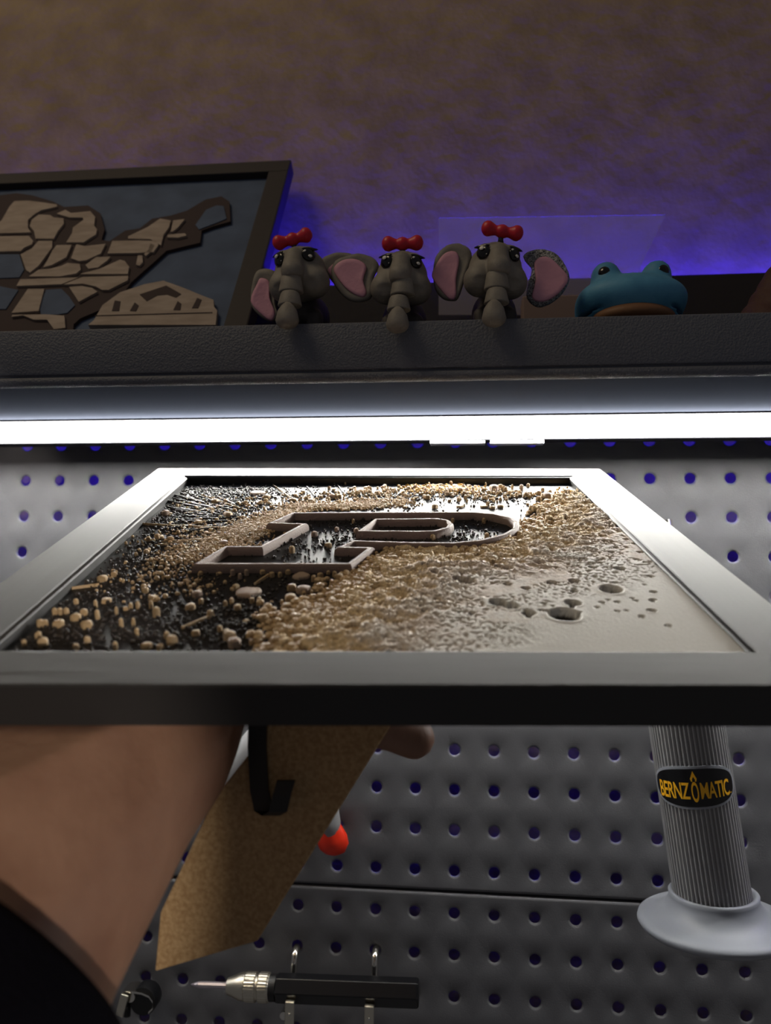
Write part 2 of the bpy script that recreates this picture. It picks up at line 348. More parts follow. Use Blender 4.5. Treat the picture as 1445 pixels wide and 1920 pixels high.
for pts, nm in ((B((130, 1155), (430, 1055), (600, 1150), (540, 1190), (440, 1155), (330, 1165), (210, 1230)), 'pediment_opening'),
            (B((20, 1340), (75, 1245), (120, 1280), (90, 1345)), 'column_opening'), (B((510, 1330), (560, 1230), (600, 1260), (590, 1330)), 'column_opening'),
            (B((720, 1310), (780, 1195), (830, 1215), (790, 1310)), 'column_opening'), (A((1165, 1350), (1195, 1240), (1255, 1250), (1240, 1350)), 'column_opening')):
    plate(nm, pts, -.0019, .0003, M_maped)
for y0, y1 in ((586, 587.5),):
    plate('plaque_groove', [(178, y0+5), (398, y0-1), (398, y1-1), (178, y1+5)], -.0019, .0003, M_maped)

# ------------------------------------------------------------------ elephants
ES = .00105
def ear_mesh(out, thick, cup):
    """rounded plate from an outline (mm, xz plane), fan ribs with a rolled rim"""
    c = Vector((sum(p[0] for p in out)/len(out), 0, sum(p[1] for p in out)/len(out)))
    n = len(out)*4; pts = []
    for i in range(n):                                   # Catmull-Rom
        k, t = divmod(i, 4); t /= 4; P = [Vector((out[(k+d) % len(out)][0], 0, out[(k+d) % len(out)][1])) for d in (-1, 0, 1, 2)]
        pts.append(.5*((2*P[1])+(P[2]-P[0])*t+(2*P[0]-5*P[1]+4*P[2]-P[3])*t*t+(3*P[1]-P[0]-3*P[2]+P[3])*t**3))
    rings = [(.02, -thick*.3), (.4, -thick*.35), (.75, -thick*.5), (.93, -thick*.55), (1, 0), (.93, thick*.55), (.5, thick*.5), (.02, thick*.5)]
    V = []; F = []
    for s_, y in rings:
        for p in pts: q = c+(p-c)*s_; V.append(Vector((q.x, y+cup*(1-(s_*s_)), q.z))*ES)
    for k in range(len(rings)-1):
        for i in range(n): j = (i+1) % n; F.append((k*n+i, k*n+j, (k+1)*n+j, (k+1)*n+i))
    F += [tuple(range(n)), tuple((len(rings)-1)*n+i for i in range(n))]
    return V, F
def head_fn(X, Y, Z):
    d = sd_ell(X, Y, Z, (0, 1, 1), (13.2, 13, 14))
    for s_ in (-1, 1):
        d = smin(d, sd_ell(X, Y, Z, (s_*7.6, -3.5, -6), (8, 8.5, 8)), 3)
        d = smin(d, sd_ell(X, Y, Z, (s_*6, -7.5, 8.3), (4, 3, 2.6)), 2.5)
    d = smin(d, sd_cone(X, Y, Z, (0, -9.5, 6), (0, -15, -3.6), 4.6, 5.6), 1.6)
    d = np.maximum(d, -(Z+7.0) - np.clip(Y+11, 0, 50)*3)  # flat cut under the trunk root
    return d
HV, HF = sdf_mesh(head_fn, (-18, -24, -17), (18, 17, 18), .7)
def bead(r0, r1, z1, z0, y, tip=False):
    n = 7; pr = [(r0*.5, z1+.3), (r0*.80, z1-.3), (r0*.93, z1-1.3)]
    if tip: pr = [(r0*.25, z1), (r0*.6, z1-1.5), (r0*.95, z1-4.2)]+[(r1*math.cos(a), z0+4.2-4.2*math.sin(a)) for a in (0, .4, .8, 1.15, 1.45)]
    else: pr += [(r1*1.03, z0+1.3), (r1*1.03, z0+.9), (r1*.95, z0+.55), (r1*.5, z0+.6)]
    V, F = lathe([(a*ES, b*ES) for a, b in pr], 28); return [Vector((v.x, v.y*.85+y*ES, v.z)) for v in V], F
hv_me = None
def elephant(px, py, label, roll, yaw, earL, earR, glit=False, bow=(0, 0), trunk=((0, 0),)*3, Y=-.124, sc=1.0, bowt=0):
    c = at(px, py, Y)
    rot = Matrix.Rotation(math.radians(yaw), 3, 'Z') @ Matrix.Rotation(math.radians(-16), 3, 'X')@ Matrix.Rotation(math.radians(roll), 3, 'Y')
    r = empty('elephant_figurine', c); tag(r, label, 'figurine', 'elephant figurines on the shelf')
    rz = Matrix.Rotation(math.radians(roll), 3, 'Y') @ Matrix.Rotation(math.radians(yaw), 3, 'Z')
    T = lambda V: [rz @ (Vector(v)*sc) for v in V]
    obj('head', T([Vector(v)*ES for v in HV]), HF, M_ele, r, smooth=True)
    for s_ in (-1, 1):
        e = obj('eye', T(lathe_eye(s_, 7.6, -10.1, 5.6, 3.0, 3.5, 1.2)[0]), lathe_eye(s_, 0, 0, 0, 1, 1)[1], M_eye, r, smooth=True)
        for dx, dz, q in ((1.0, 1.4, 1.2), (-1.1, -1.3, 1.0)):
            obj('highlight', T(lathe_eye(s_, 7.6+s_*0+dx*s_*-1, -11.25, 5.6+dz, q*.9, q*.8, .5)[0]), lathe_eye(s_, 0, 0, 0, 1, 1)[1], M_wht, e, smooth=True)
        obj('eyelid', T(lathe_eye(s_, 8.3, -9.3, 8.7, 3.6, .9, .8)[0]), lathe_eye(s_, 0, 0, 0, 1, 1)[1], M_eye, r, smooth=True)
    segs = [(5.3, 5.9, -5.6, -15.2, -14.6), (5.0, 5.7, -14.6, -22.6, -16.5), (4.9, 5.7, -22.0, -35.0, -22)]
    for k, (a, b, z1, z0, y) in enumerate(segs):
        V, F = bead(a, b, z1, z0, y, k == 2); dx, dz = trunk[k]
        obj('trunk_segment', [Vector((v.x*sc+dx*ES, v.y*sc, v.z*sc+dz*ES)) for v in V], F, M_ele, r, smooth=True)
    for ear, s_ in ((earL, -1), (earR, 1)):
        if not ear: continue
        pts, ey, inn = ear
        loc = lambda q: ((at(q[0], q[1], Y+ey*ES)-c)/ES)
        o2 = [(loc(q).x, loc(q).z) for q in pts]; i2 = [(loc(q).x, loc(q).z) for q in inn]
        V, F = ear_mesh(o2, 3.0, .8)
        e = obj('ear', [v+Vector((0, ey*ES, 0)) for v in V], F, M_glit if (glit and s_ > 0) else M_ele, r, smooth=True)
        V, F = ear_mesh(i2, 1.2, .2)
        obj('inner_ear', [v+Vector((0, (ey-1.35)*ES, 0)) for v in V], F, M_pink, e, smooth=True)
    if glit:
        V, F = lathe([(.1*ES, 2.2*ES), (2.2*ES, 1.9*ES), (4.0*ES, .8*ES), (4.5*ES, -.6*ES)], 20, axis=(0, -.8, .6), org=(0, -14.2*ES, -.2*ES), caps=False)
        obj('glitter_patch', T(V), F, M_glit, r, smooth=True)
    # bow
    bx, bz = bow; B_ = Matrix.Rotation(math.radians(bowt), 3, 'Y')
    def bow_fn(X, Y, Z):
        d = sd_ell(X, Y, Z, (0, 0, 0), (3.4, 3.4, 3.4))
        for s_ in (-1, 1):
            d = smin(d, sd_cone(X, Y, Z, (s_*2, 0, 0), (s_*6.6, 0, .2), 2, 3.6), 1)
            d = smin(d, -(-sd_ell(X, Y, Z, (s_*7.4, -.4, .3), (2.9, 3.2, 3.6))), .8)
        return d
    global BOWM
    if BOWM is None: BOWM = sdf_mesh(bow_fn, (-12, -6, -6), (12, 6, 6), .5)
    V, F = BOWM
    obj('bow', [(B_ @ Vector(v))*ES+Vector((bx, -2, bz))*ES for v in V], F, M_bow, r, smooth=True)
    V, F = lathe([(1.4*ES, 0), (1.1*ES, 4*ES)], 10, org=(bx*.8*ES, -1.5*ES, (bz-5.5)*ES)); obj('bow_stem', V, F, M_eledk, r, smooth=True)
    zt_ = (ZU+.0016-c.z)/ES
    def body_fn(X, Y, Z):
        d = sd_ell(X, Y, Z, (0, 20, -15), (11.5, 17, 12))
        for sx in (-1, 1):
            for yy in (6, 32): d = smin(d, sd_cone(X, Y, Z, (sx*6.5, yy, -20), (sx*7, yy, zt_+5.0), 4.5, 4.2), 2)
        return d
    V, F = sdf_mesh(body_fn, (-16, -4, zt_-1), (16, 42, 2), 1.2)
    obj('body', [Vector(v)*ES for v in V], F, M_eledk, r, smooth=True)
    for sx in (-1, 1):
        V, F = lathe([(.5*ES, 0), (1.8*ES, .6*ES), (1.9*ES, 2.5*ES), (.6*ES, 3*ES)], 12, axis=(0, -1, .2), org=(sx*6.5*ES, 3.0*ES, (zt_+3)*ES))
        obj('toenail', V, F, M_wht, r, smooth=True)
    return r
BOWM = None
def lathe_eye(s_, x, y, z, rx, rz, ry=1.9):
    n = 18; V = []; F = []
    for k, (q, h) in enumerate(((.05, -1), (.5, -.87), (.8, -.6), (1, 0), (.6, .7))):
        for i in range(n):
            a = 2*math.pi*i/n; V.append(Vector((s_*x+q*rx*math.cos(a)*1.0, y+h*ry+abs(q*rx*math.cos(a))*0+(s_*q*rx*math.cos(a))*.62, z+q*rz*math.sin(a)))*ES)
    for k in range(4):
        for i in range(n): j = (i+1) % n; F.append((k*n+i, k*n+j, (k+1)*n+j, (k+1)*n+i))
    F.append(tuple(range(n))); return V, F
Z2 = lambda *p: zz(460, 400, 3.6125, p); Z3 = lambda *p: zz(800, 390, 4.379, p)
elephant(563, 517, 'leftmost grey elephant figurine with red bow tilted up to the right', -6, -4,
    (Z2((60, 420), (120, 375), (200, 395), (215, 480), (205, 620), (225, 700), (170, 735), (90, 690), (35, 600)), 5, Z2((85, 480), (110, 445), (165, 470), (170, 580), (205, 680), (180, 735), (110, 690), (40, 600))),
    (Z2((510, 330), (580, 275), (670, 265), (760, 300), (800, 420), (780, 540), (700, 560), (600, 480)), 8, Z2((560, 390), (640, 330), (720, 340), (740, 440), (700, 520), (620, 470))),
    bow=(-4, 18.3), bowt=-14, trunk=((-1.2, 0), (-1.2, 0), (-1.0, 0)))
elephant(753, 525, 'middle grey elephant figurine with level red bow and bent trunk', 2, 2,
    (Z2((700, 285), (770, 272), (860, 300), (905, 360), (870, 440), (860, 560), (800, 600), (700, 590), (610, 500), (580, 400), (610, 320)), 3, Z2((600, 380), (660, 325), (750, 318), (820, 365), (800, 460), (822, 545), (790, 575), (700, 530), (630, 450))),
    None, bow=(.4, 17.8), bowt=0, trunk=((1.6, .6), (0, -.2), (0, -.2)), sc=.97)
elephant(928, 511, 'right grey elephant figurine with glitter on ear and trunk', 4, 6,
    (Z3((60, 440), (130, 330), (230, 290), (330, 320), (370, 400), (320, 560), (260, 740), (200, 765), (120, 740), (60, 640)), 5, Z3((110, 420), (170, 370), (240, 370), (265, 440), (240, 600), (240, 740), (190, 760), (130, 700), (60, 610), (45, 540))),
    (Z3((790, 400), (860, 350), (970, 340), (1080, 390), (1160, 520), (1165, 610), (1100, 720), (1000, 795), (900, 815), (820, 740), (830, 620), (860, 500)), 3, Z3((880, 460), (940, 410), (1010, 420), (1080, 480), (1160, 580), (1110, 680), (1010, 760), (920, 780), (860, 740), (890, 600))),
    glit=True, bow=(3.4, 20.0), bowt=12, trunk=((.2, 0), (0, 0), (-1.4, 0)))
# ------------------------------------------------------------------ plain blue frog
YB = -.108; fc = at(1183, 548, YB); zt_ = (ZU+.0016-fc.z)/ES
def frog_fn(X, Y, Z):
    d = sd_ell(X, Y, Z, (0, 6, -6), (27, 22, 15))
    d = smin(d, sd_ell(X, Y, Z, (0, -6, -3), (22, 13, 8)), 6)
    for s_ in (-1, 1): d = smin(d, sd_ell(X, Y, Z, (s_*12.5, 0, 8.5), (7, 8, 7)), 4)
    d = smin(d, sd_ell(X, Y, Z, (0, 14, -20), (24, 22, abs(zt_+20)+.5)), 6)
    mouth = np.sqrt((Z+9.4+.012*X*X*.35)**2+np.clip(np.hypot(X, Y+4)-19, -99, 0)**2*.15+0*X)-.55
    return np.maximum(np.maximum(d, -mouth), zt_+.8-Z)
V, F = sdf_mesh(frog_fn, (-34, -26, zt_-1), (34, 42, 20), 1.0)
fr = empty('frog_figurine', (fc.x, fc.y, ZU+.0016)); tag(fr, 'plain light blue frog ornament at the right of the shelf', 'figurine')
off = fc-fr.location
obj('body', [Vector(v)*ES+off for v in V], F, M_frog, fr, smooth=True)
for s_ in (-1, 1):
    V, F = lathe([(.3, -2.0), (1.6, -1.8), (2.8, -1.1), (3.3, 0)], 20, axis=(s_*.35, -.93, 0), org=(0, 0, 0))
    # convert: outward is -y
    V = [Vector((v.x, v.y, v.z)) for v in V]
    V, F = lathe([(3.3, 0), (2.8, 1.1), (1.6, 1.8), (.3, 2.0)], 20, axis=(s_*.35, -.93, 0))
    obj('eye', [(v+Vector((s_*14.2, -6.3, 8)))*ES+off for v in V], F, M_eye, fr, smooth=True)
V, F = sdf_mesh(lambda X, Y, Z: np.maximum(sd_ell(X, Y, Z, (0, -2, -15), (20.5, 17.5, 6.5)), zt_+.8-Z), (-22, -22, -23), (22, 18, -7), 1.0)
obj('chin', [Vector(v)*ES+off for v in V], F, M_tanbelly, fr, smooth=True)
# brown figurine at the right edge
bc = at(1440, 585, -.105)
V, F = sdf_mesh(lambda X, Y, Z: smin(sd_cone(X, Y, Z, (2, 0, -16), (10, 2, 14), 22, 12), sd_ell(X, Y, Z, (-2, -4, -14), (21, 16, 12)), 6)+.6*np.sin(X*.6)*np.sin(Z*.5), (-28, -28, (ZU+.0016-bc.z)/ES), (40, 30, 34), 1.3)
tag(obj('rock_ornament', [Vector(v)*ES for v in V], F, M_brown, smooth=True, loc=bc), 'dark brown rounded ornament at the far right of the shelf', 'ornament')
# frosted clear sheet and small carton behind
YA = -.018
pl = [at(822, 408, YA), at(1248, 402, YA), at(1200, 500, YA), at(1200, 590, YA), at(822, 590, YA)]
tr_ = obj('acrylic_sheet', *slab([Vector((p.x, YA, max(p.z, ZU+.0017))) for p in pl], .0015, Vector((0, -1, 0))), M_acry)
tag(tr_, 'frosted clear plastic sheet standing behind the elephants and frog', 'sheet')
p0 = at(1040, 553, -.04); p1 = at(1125, 590, -.04)
tag(bev(obj('carton', *box(p0.x-.02, p1.x, -.04, -.022, ZU+.0017, p0.z), mat('beige_card', (128, 108, 102), .8))), 'small beige carton behind the frog and the right elephant', 'box')

# ------------------------------------------------------------------ the tilted picture frame
GD = (RT*((727-CX)/FPX)+UP*((CY-565)/FPX)+FW).normalized()
GX = RT; GX = (GX-GD*GX.dot(GD)).normalized(); GN = GX.cross(GD)
ZN = .1957
gp = atd(688, 1285, ZN)                              # middle of the near edge
WF = 1908/FPX*ZN; LF = ((.45-ZN)/GD.dot(FW))
G = Matrix((GX, GD, GN)).transposed()
g = empty('picture_frame', gp, G); tag(g, 'black picture frame with splatter relief and raised letter, held flat by a hand', 'picture')
GI = g.matrix_world.inverted()
def fr2(px, py, h=-.0042):
    p = GI @ atp(px, py, gp+GN*h, GN); return p.x, p.y
BWF = .0228; BNF = .0215; TH = .0115; REC = .0042
def prof_bar(sx, b):                                  # outline across a bar: (inward distance, height)
    return [(0, -TH), (0, -.0006), (.0006, 0), (b-.0022, 0), (b-.0018, -.0005), (b-.0004, -.0007), (b, -.0012), (b, -REC-.002), (b-.004, -REC-.002), (b-.004, -TH)]
def rail(i):
    hw = WF/2; c = [(-hw, 0), (hw, 0), (hw, LF), (-hw, LF)]; a = c[i]; b = c[(i+1) % 4]
    sgn = {0: (1, 1), 1: (-1, 1), 2: (-1, -1), 3: (1, -1)}
    V = []
    for k in (i, (i+1) % 4):
        for d, h in prof_bar(0, BWF): V.append((c[k][0]+sgn[k][0]*d, c[k][1]+sgn[k][1]*d*BNF/BWF, h))
    n = len(V)//2; F = [(j, (j+1) % n, n+(j+1) % n, n+j) for j in range(n)]+[tuple(range(n)), tuple(range(n, 2*n))]
    return obj('frame_rail', V, F, M_framey if i % 2 == 0 else M_frame, g)
for i in range(4): rail(i)
ax0, ax1, ay0, ay1 = -WF/2+BWF-.003, WF/2-BWF+.003, BNF-.003, LF-BNF+.003
obj('art_panel', *box(ax0, ax1, ay0, ay1, -REC-.0018, -REC), M_plate, g)
obj('back_board', *box(-WF/2+.012, WF/2-.012, .012, LF-.012, -TH-.0004, -.0075), M_mdf, g)
IX0, IX1, IY0, IY1 = -WF/2+BWF+.0003, WF/2-BWF-.0003, BNF+.0003, LF-BNF-.0003
# letter outline
def arc(c, rx, ry, a0, a1, n): return [(c[0]+rx*math.cos(a0+(a1-a0)*k/n), c[1]+ry*math.sin(a0+(a1-a0)*k/n)) for k in range(n+1)]
def ridge(pts, wd, ht, name):
    P = [Vector((x, y)) for x, y in pts]; n = len(P); prof = [(-.5, 0), (-.42, .75), (-.2, 1), (.2, 1), (.42, .75), (.5, 0)]
    V = []; F = []; m = len(prof)
    for i in range(n):
        a = (P[i]-P[i-1]).normalized(); b = (P[(i+1) % n]-P[i]).normalized(); na = Vector((-a.y, a.x)); nb = Vector((-b.y, b.x))
        mt = (na+nb); mt = mt/max(mt.dot(na), .45)
        for q, h in prof: V.append((P[i].x+mt.x*q*wd, P[i].y+mt.y*q*wd, -REC+h*ht))
    for i in range(n):
        for k in range(m-1): j = (i+1) % n; F.append((i*m+k, i*m+k+1, j*m+k+1, j*m+k))
    return obj(name, V, F, M_letter, g, smooth='auto')
HL = -REC+.0022
def fl(*pts): return [fr2(x, y, HL) for x, y in pts]
outl = fl((370, 1062), (655, 1062), (694, 1032), (638, 1031), (664, 1019), (760, 1022), (850, 1023), (900, 1018), (945, 1007), (967, 994), (968, 983), (955, 975), (925, 968), (885, 965), (800, 965), (550, 966), (508, 985), (570, 987), (490, 1030), (424, 1030))
LETTER = outl
ridge(outl, .0030, .0034, 'letter_outline')
cnt = fl((675, 1000), (780, 1001), (815, 1000), (838, 994), (845, 986), (838, 980), (820, 977), (705, 978))
ridge(cnt, .0028, .0034, 'letter_counter')
# ---- relief field on the right side (layered heightfield)
def tree_noise(nx, ny, cells, seed):
    r = np.random.default_rng(seed); gx = np.linspace(0, cells[0], nx); gy = np.linspace(0, cells[1], ny)
    v = r.random((cells[0]+2, cells[1]+2)); ix = np.minimum(gx.astype(int), cells[0]); iy = np.minimum(gy.astype(int), cells[1])
    fx = gx-ix; fy = gy-iy; fx = (fx*fx*(3-2*fx))[:, None]; fy = (fy*fy*(3-2*fy))[None]
    a = v[np.ix_(ix, iy)]; b = v[np.ix_(ix+1, iy)]; c = v[np.ix_(ix, iy+1)]; d = v[np.ix_(ix+1, iy+1)]
    return (a*(1-fx)+b*fx)*(1-fy)+(c*(1-fx)+d*fx)*fy
NX, NY = 520, 520
gx = np.linspace(IX0, IX1, NX); gy = np.linspace(IY0, IY1, NY); GXX, GYY = np.meshgrid(gx, gy, indexing='ij')
border = [fr2(*p) for p in ((1100, 925), (1060, 945), (1015, 985), (985, 1012), (930, 1030), (850, 1036), (750, 1045), (712, 1075), (690, 1105), (640, 1135), (585, 1170), (575, 1200), (560, 1230))]
def sdist(X, Y, poly):
    best = np.full(X.shape, 9.); sg = np.zeros(X.shape)
    for (x0, y0), (x1, y1) in zip(poly[:-1], poly[1:]):
        dx, dy = x1-x0, y1-y0; t = np.clip(((X-x0)*dx+(Y-y0)*dy)/(dx*dx+dy*dy), 0, 1)
        d = np.hypot(X-x0-t*dx, Y-y0-t*dy); cr = dx*(Y-y0)-dy*(X-x0)
        m = d < best; best = np.where(m, d, best); sg = np.where(m, np.sign(cr), sg)
    return best*sg
SD = sdist(GXX, GYY, border)                           # positive to the right of the path
n1 = tree_noise(NX, NY, (16, 18), 1); n2 = tree_noise(NX, NY, (55, 60), 2); n3 = tree_noise(NX, NY, (150, 160), 3); n4 = tree_noise(NX, NY, (260, 260), 4)
Q = SD+(n1-.5)*.012+(n2-.5)*.012+(n3-.5)*.010
sm = lambda a, b, x: (lambda t: t*t*(3-2*t))(np.clip((x-a)/(b-a), 0, 1))
flat = sm(.016, .050, SD)                              # smooth plate far from the border
Hh = sm(-.002, .0008, Q)*(.0014+(.0007*n2+.0005*n3+.0006*n4)*(1-flat)+.0004*flat)+sm(.004, .014, Q)*.0002
grit = (n4 > .66)*(1-sm(.03, .075, SD))*sm(-.004, .01, SD)
Hh = Hh-grit*.0007*(n1 > .3)+(rng.random((NX, NY))-.5)*.0005*(Hh > .0008)*(1-flat)+.0009*sm(.004, .03, Q)
pits = [(1057, 1168, 31), (1143, 1120, 22), (1072, 1146, 16), (990, 1166, 14), (932, 1145, 18), (957, 1152, 16), (1220, 1161, 9), (1160, 1080, 11), (1075, 1104, 11), (1033, 1107, 10), (985, 1118, 9), (950, 1110, 8), (875, 1104, 16), (860, 1100, 12), (1108, 1078, 7), (1010, 1070, 10), (928, 1068, 12), (950, 1080, 12), (965, 1055, 9), (870, 1042, 10), (930, 1026, 9), (815, 1087, 9), (760, 1135, 8), (790, 1152, 7), (662, 1191, 15), (745, 1184, 10), (715, 1176, 10), (640, 1158, 10), (1000, 1038, 10), (1090, 1062, 6), (1250, 1190, 6), (1137, 1140, 5), (1190, 1142, 5), (1012, 1160, 6), (1035, 1045, 8), (1085, 960, 8), (1165, 1000, 12), (1060, 1020, 8), (700, 1042, 8), (900, 1050, 7)]
for _ in range(150):
    x = random.uniform(760, 1230); y = 975+random.random()**1.2*200
    pits.append((x, y, random.uniform(2.5, 7)))
pitm = np.zeros(GXX.shape); rim = np.zeros(GXX.shape)
for k, (x, y, r) in enumerate(pits):
    cx, cy = fr2(x, y); zd = 141.0/(y-565); R = r/FPX*zd
    j = .0  ; dd = np.hypot(GXX-cx, (GYY-cy)/1.05)+((n3-.5)*.0002)
    pitm = np.maximum(pitm, 1-sm(R*.82, R*1.08, dd)); rim = np.maximum(rim, (1-sm(R*1.1, R*1.55, dd))*(R > .0007))
Hh = np.maximum(Hh+rim*.00014*(Hh > .0008), 0)*(1-pitm)
cA = np.array(lin((206, 182, 144))[:3]); cB = np.array(lin((204, 190, 176))[:3]); cC = np.array(lin((212, 211, 206))[:3]); cK = np.array(lin((20, 17, 17))[:3]); cM = np.array(lin((140, 120, 102))[:3])
rv_ = (.72+.5*rng.random((NX, NY))*(1-flat)+.14*flat+.12)[..., None]
t1 = sm(.006, .030, Q+(n2-.5)*.02)[..., None]; t2 = sm(.022, .060, Q+(n1-.5)*.02)[..., None]
Cc = cA*(1-t1)+cB*t1; Cc = Cc*(1-t2)+cC*t2
Cc = Cc*rv_; lo = (1-sm(.0002, .0008, Hh))[..., None]; Cc = Cc*(1-lo)+(cK)*lo
g_ = (grit*.5)[..., None]; Cc = Cc*(1-g_)+cM*g_
keep = Hh > .00005
cellk = keep[:-1, :-1] | keep[1:, :-1] | keep[:-1, 1:] | keep[1:, 1:] | (pitm[:-1, :-1] > 0) & (SD[:-1, :-1] > 0)
idx = np.arange(NX*NY).reshape(NX, NY)
cf = np.argwhere(cellk); FQ = np.stack([idx[cf[:, 0], cf[:, 1]], idx[cf[:, 0]+1, cf[:, 1]], idx[cf[:, 0]+1, cf[:, 1]+1], idx[cf[:, 0], cf[:, 1]+1]], 1)
used = np.unique(FQ); rm = np.zeros(NX*NY, int); rm[used] = np.arange(len(used)); FQ = rm[FQ]
VV = np.stack([GXX.ravel(), GYY.ravel(), (-REC+.00005+Hh).ravel()], 1)[used]
me = bpy.data.meshes.new('relief_layer'); me.from_pydata(VV.tolist(), [], FQ.tolist())
ca = me.color_attributes.new('layer', 'FLOAT_COLOR', 'POINT')
cc4 = np.ones((len(used), 4)); cc4[:, :3] = Cc.reshape(-1, 3)[used]; ca.data.foreach_set('color', cc4.ravel())
me.polygons.foreach_set('use_smooth', [True]*len(me.polygons)); me.materials.append(M_relief)
o = bpy.data.objects.new('relief_layer', me); COL.objects.link(o); o.parent = g
# ---- droplets
def dome(n, rs, seed=None):
    V = []; F = []; r = random.Random(seed)
    ph = [r.uniform(.82, 1.12) for _ in range(n)] if seed is not None else [1]*n
    for q, h in rs:
        for i in range(n): a = 2*math.pi*i/n; V.append((q*ph[i]*math.cos(a), q*ph[i]*math.sin(a), h))
    for k in range(len(rs)-1):
        for i in range(n): j = (i+1) % n; F.append((k*n+i, k*n+j, (k+1)*n+j, (k+1)*n+i))
    F.append(tuple(range((len(rs)-1)*n, len(rs)*n))); return V, F
RS = [(1, 0), (1.0, .62), (.86, .86), (.45, 1.0)]
proto = {}
def droplet(px, py, wpx, hh, m, asp=1.0, ang=0, seed=0):
    key = (m.name, seed % 4)
    if key not in proto:
        V, F = dome(12, RS, seed % 4); o = obj('droplet', V, F, m, g, smooth='auto'); proto[key] = o
    else:
        o = proto[key].copy(); COL.objects.link(o)
    x, y = fr2(px, py, -REC+hh*.5); zd = 141.0/(py-565); R = wpx/2/FPX*zd
    o.location = (x, y, -REC-.00005); o.scale = (R, R*asp, hh); o.rotation_euler = (0, 0, ang)
    return x, y, R
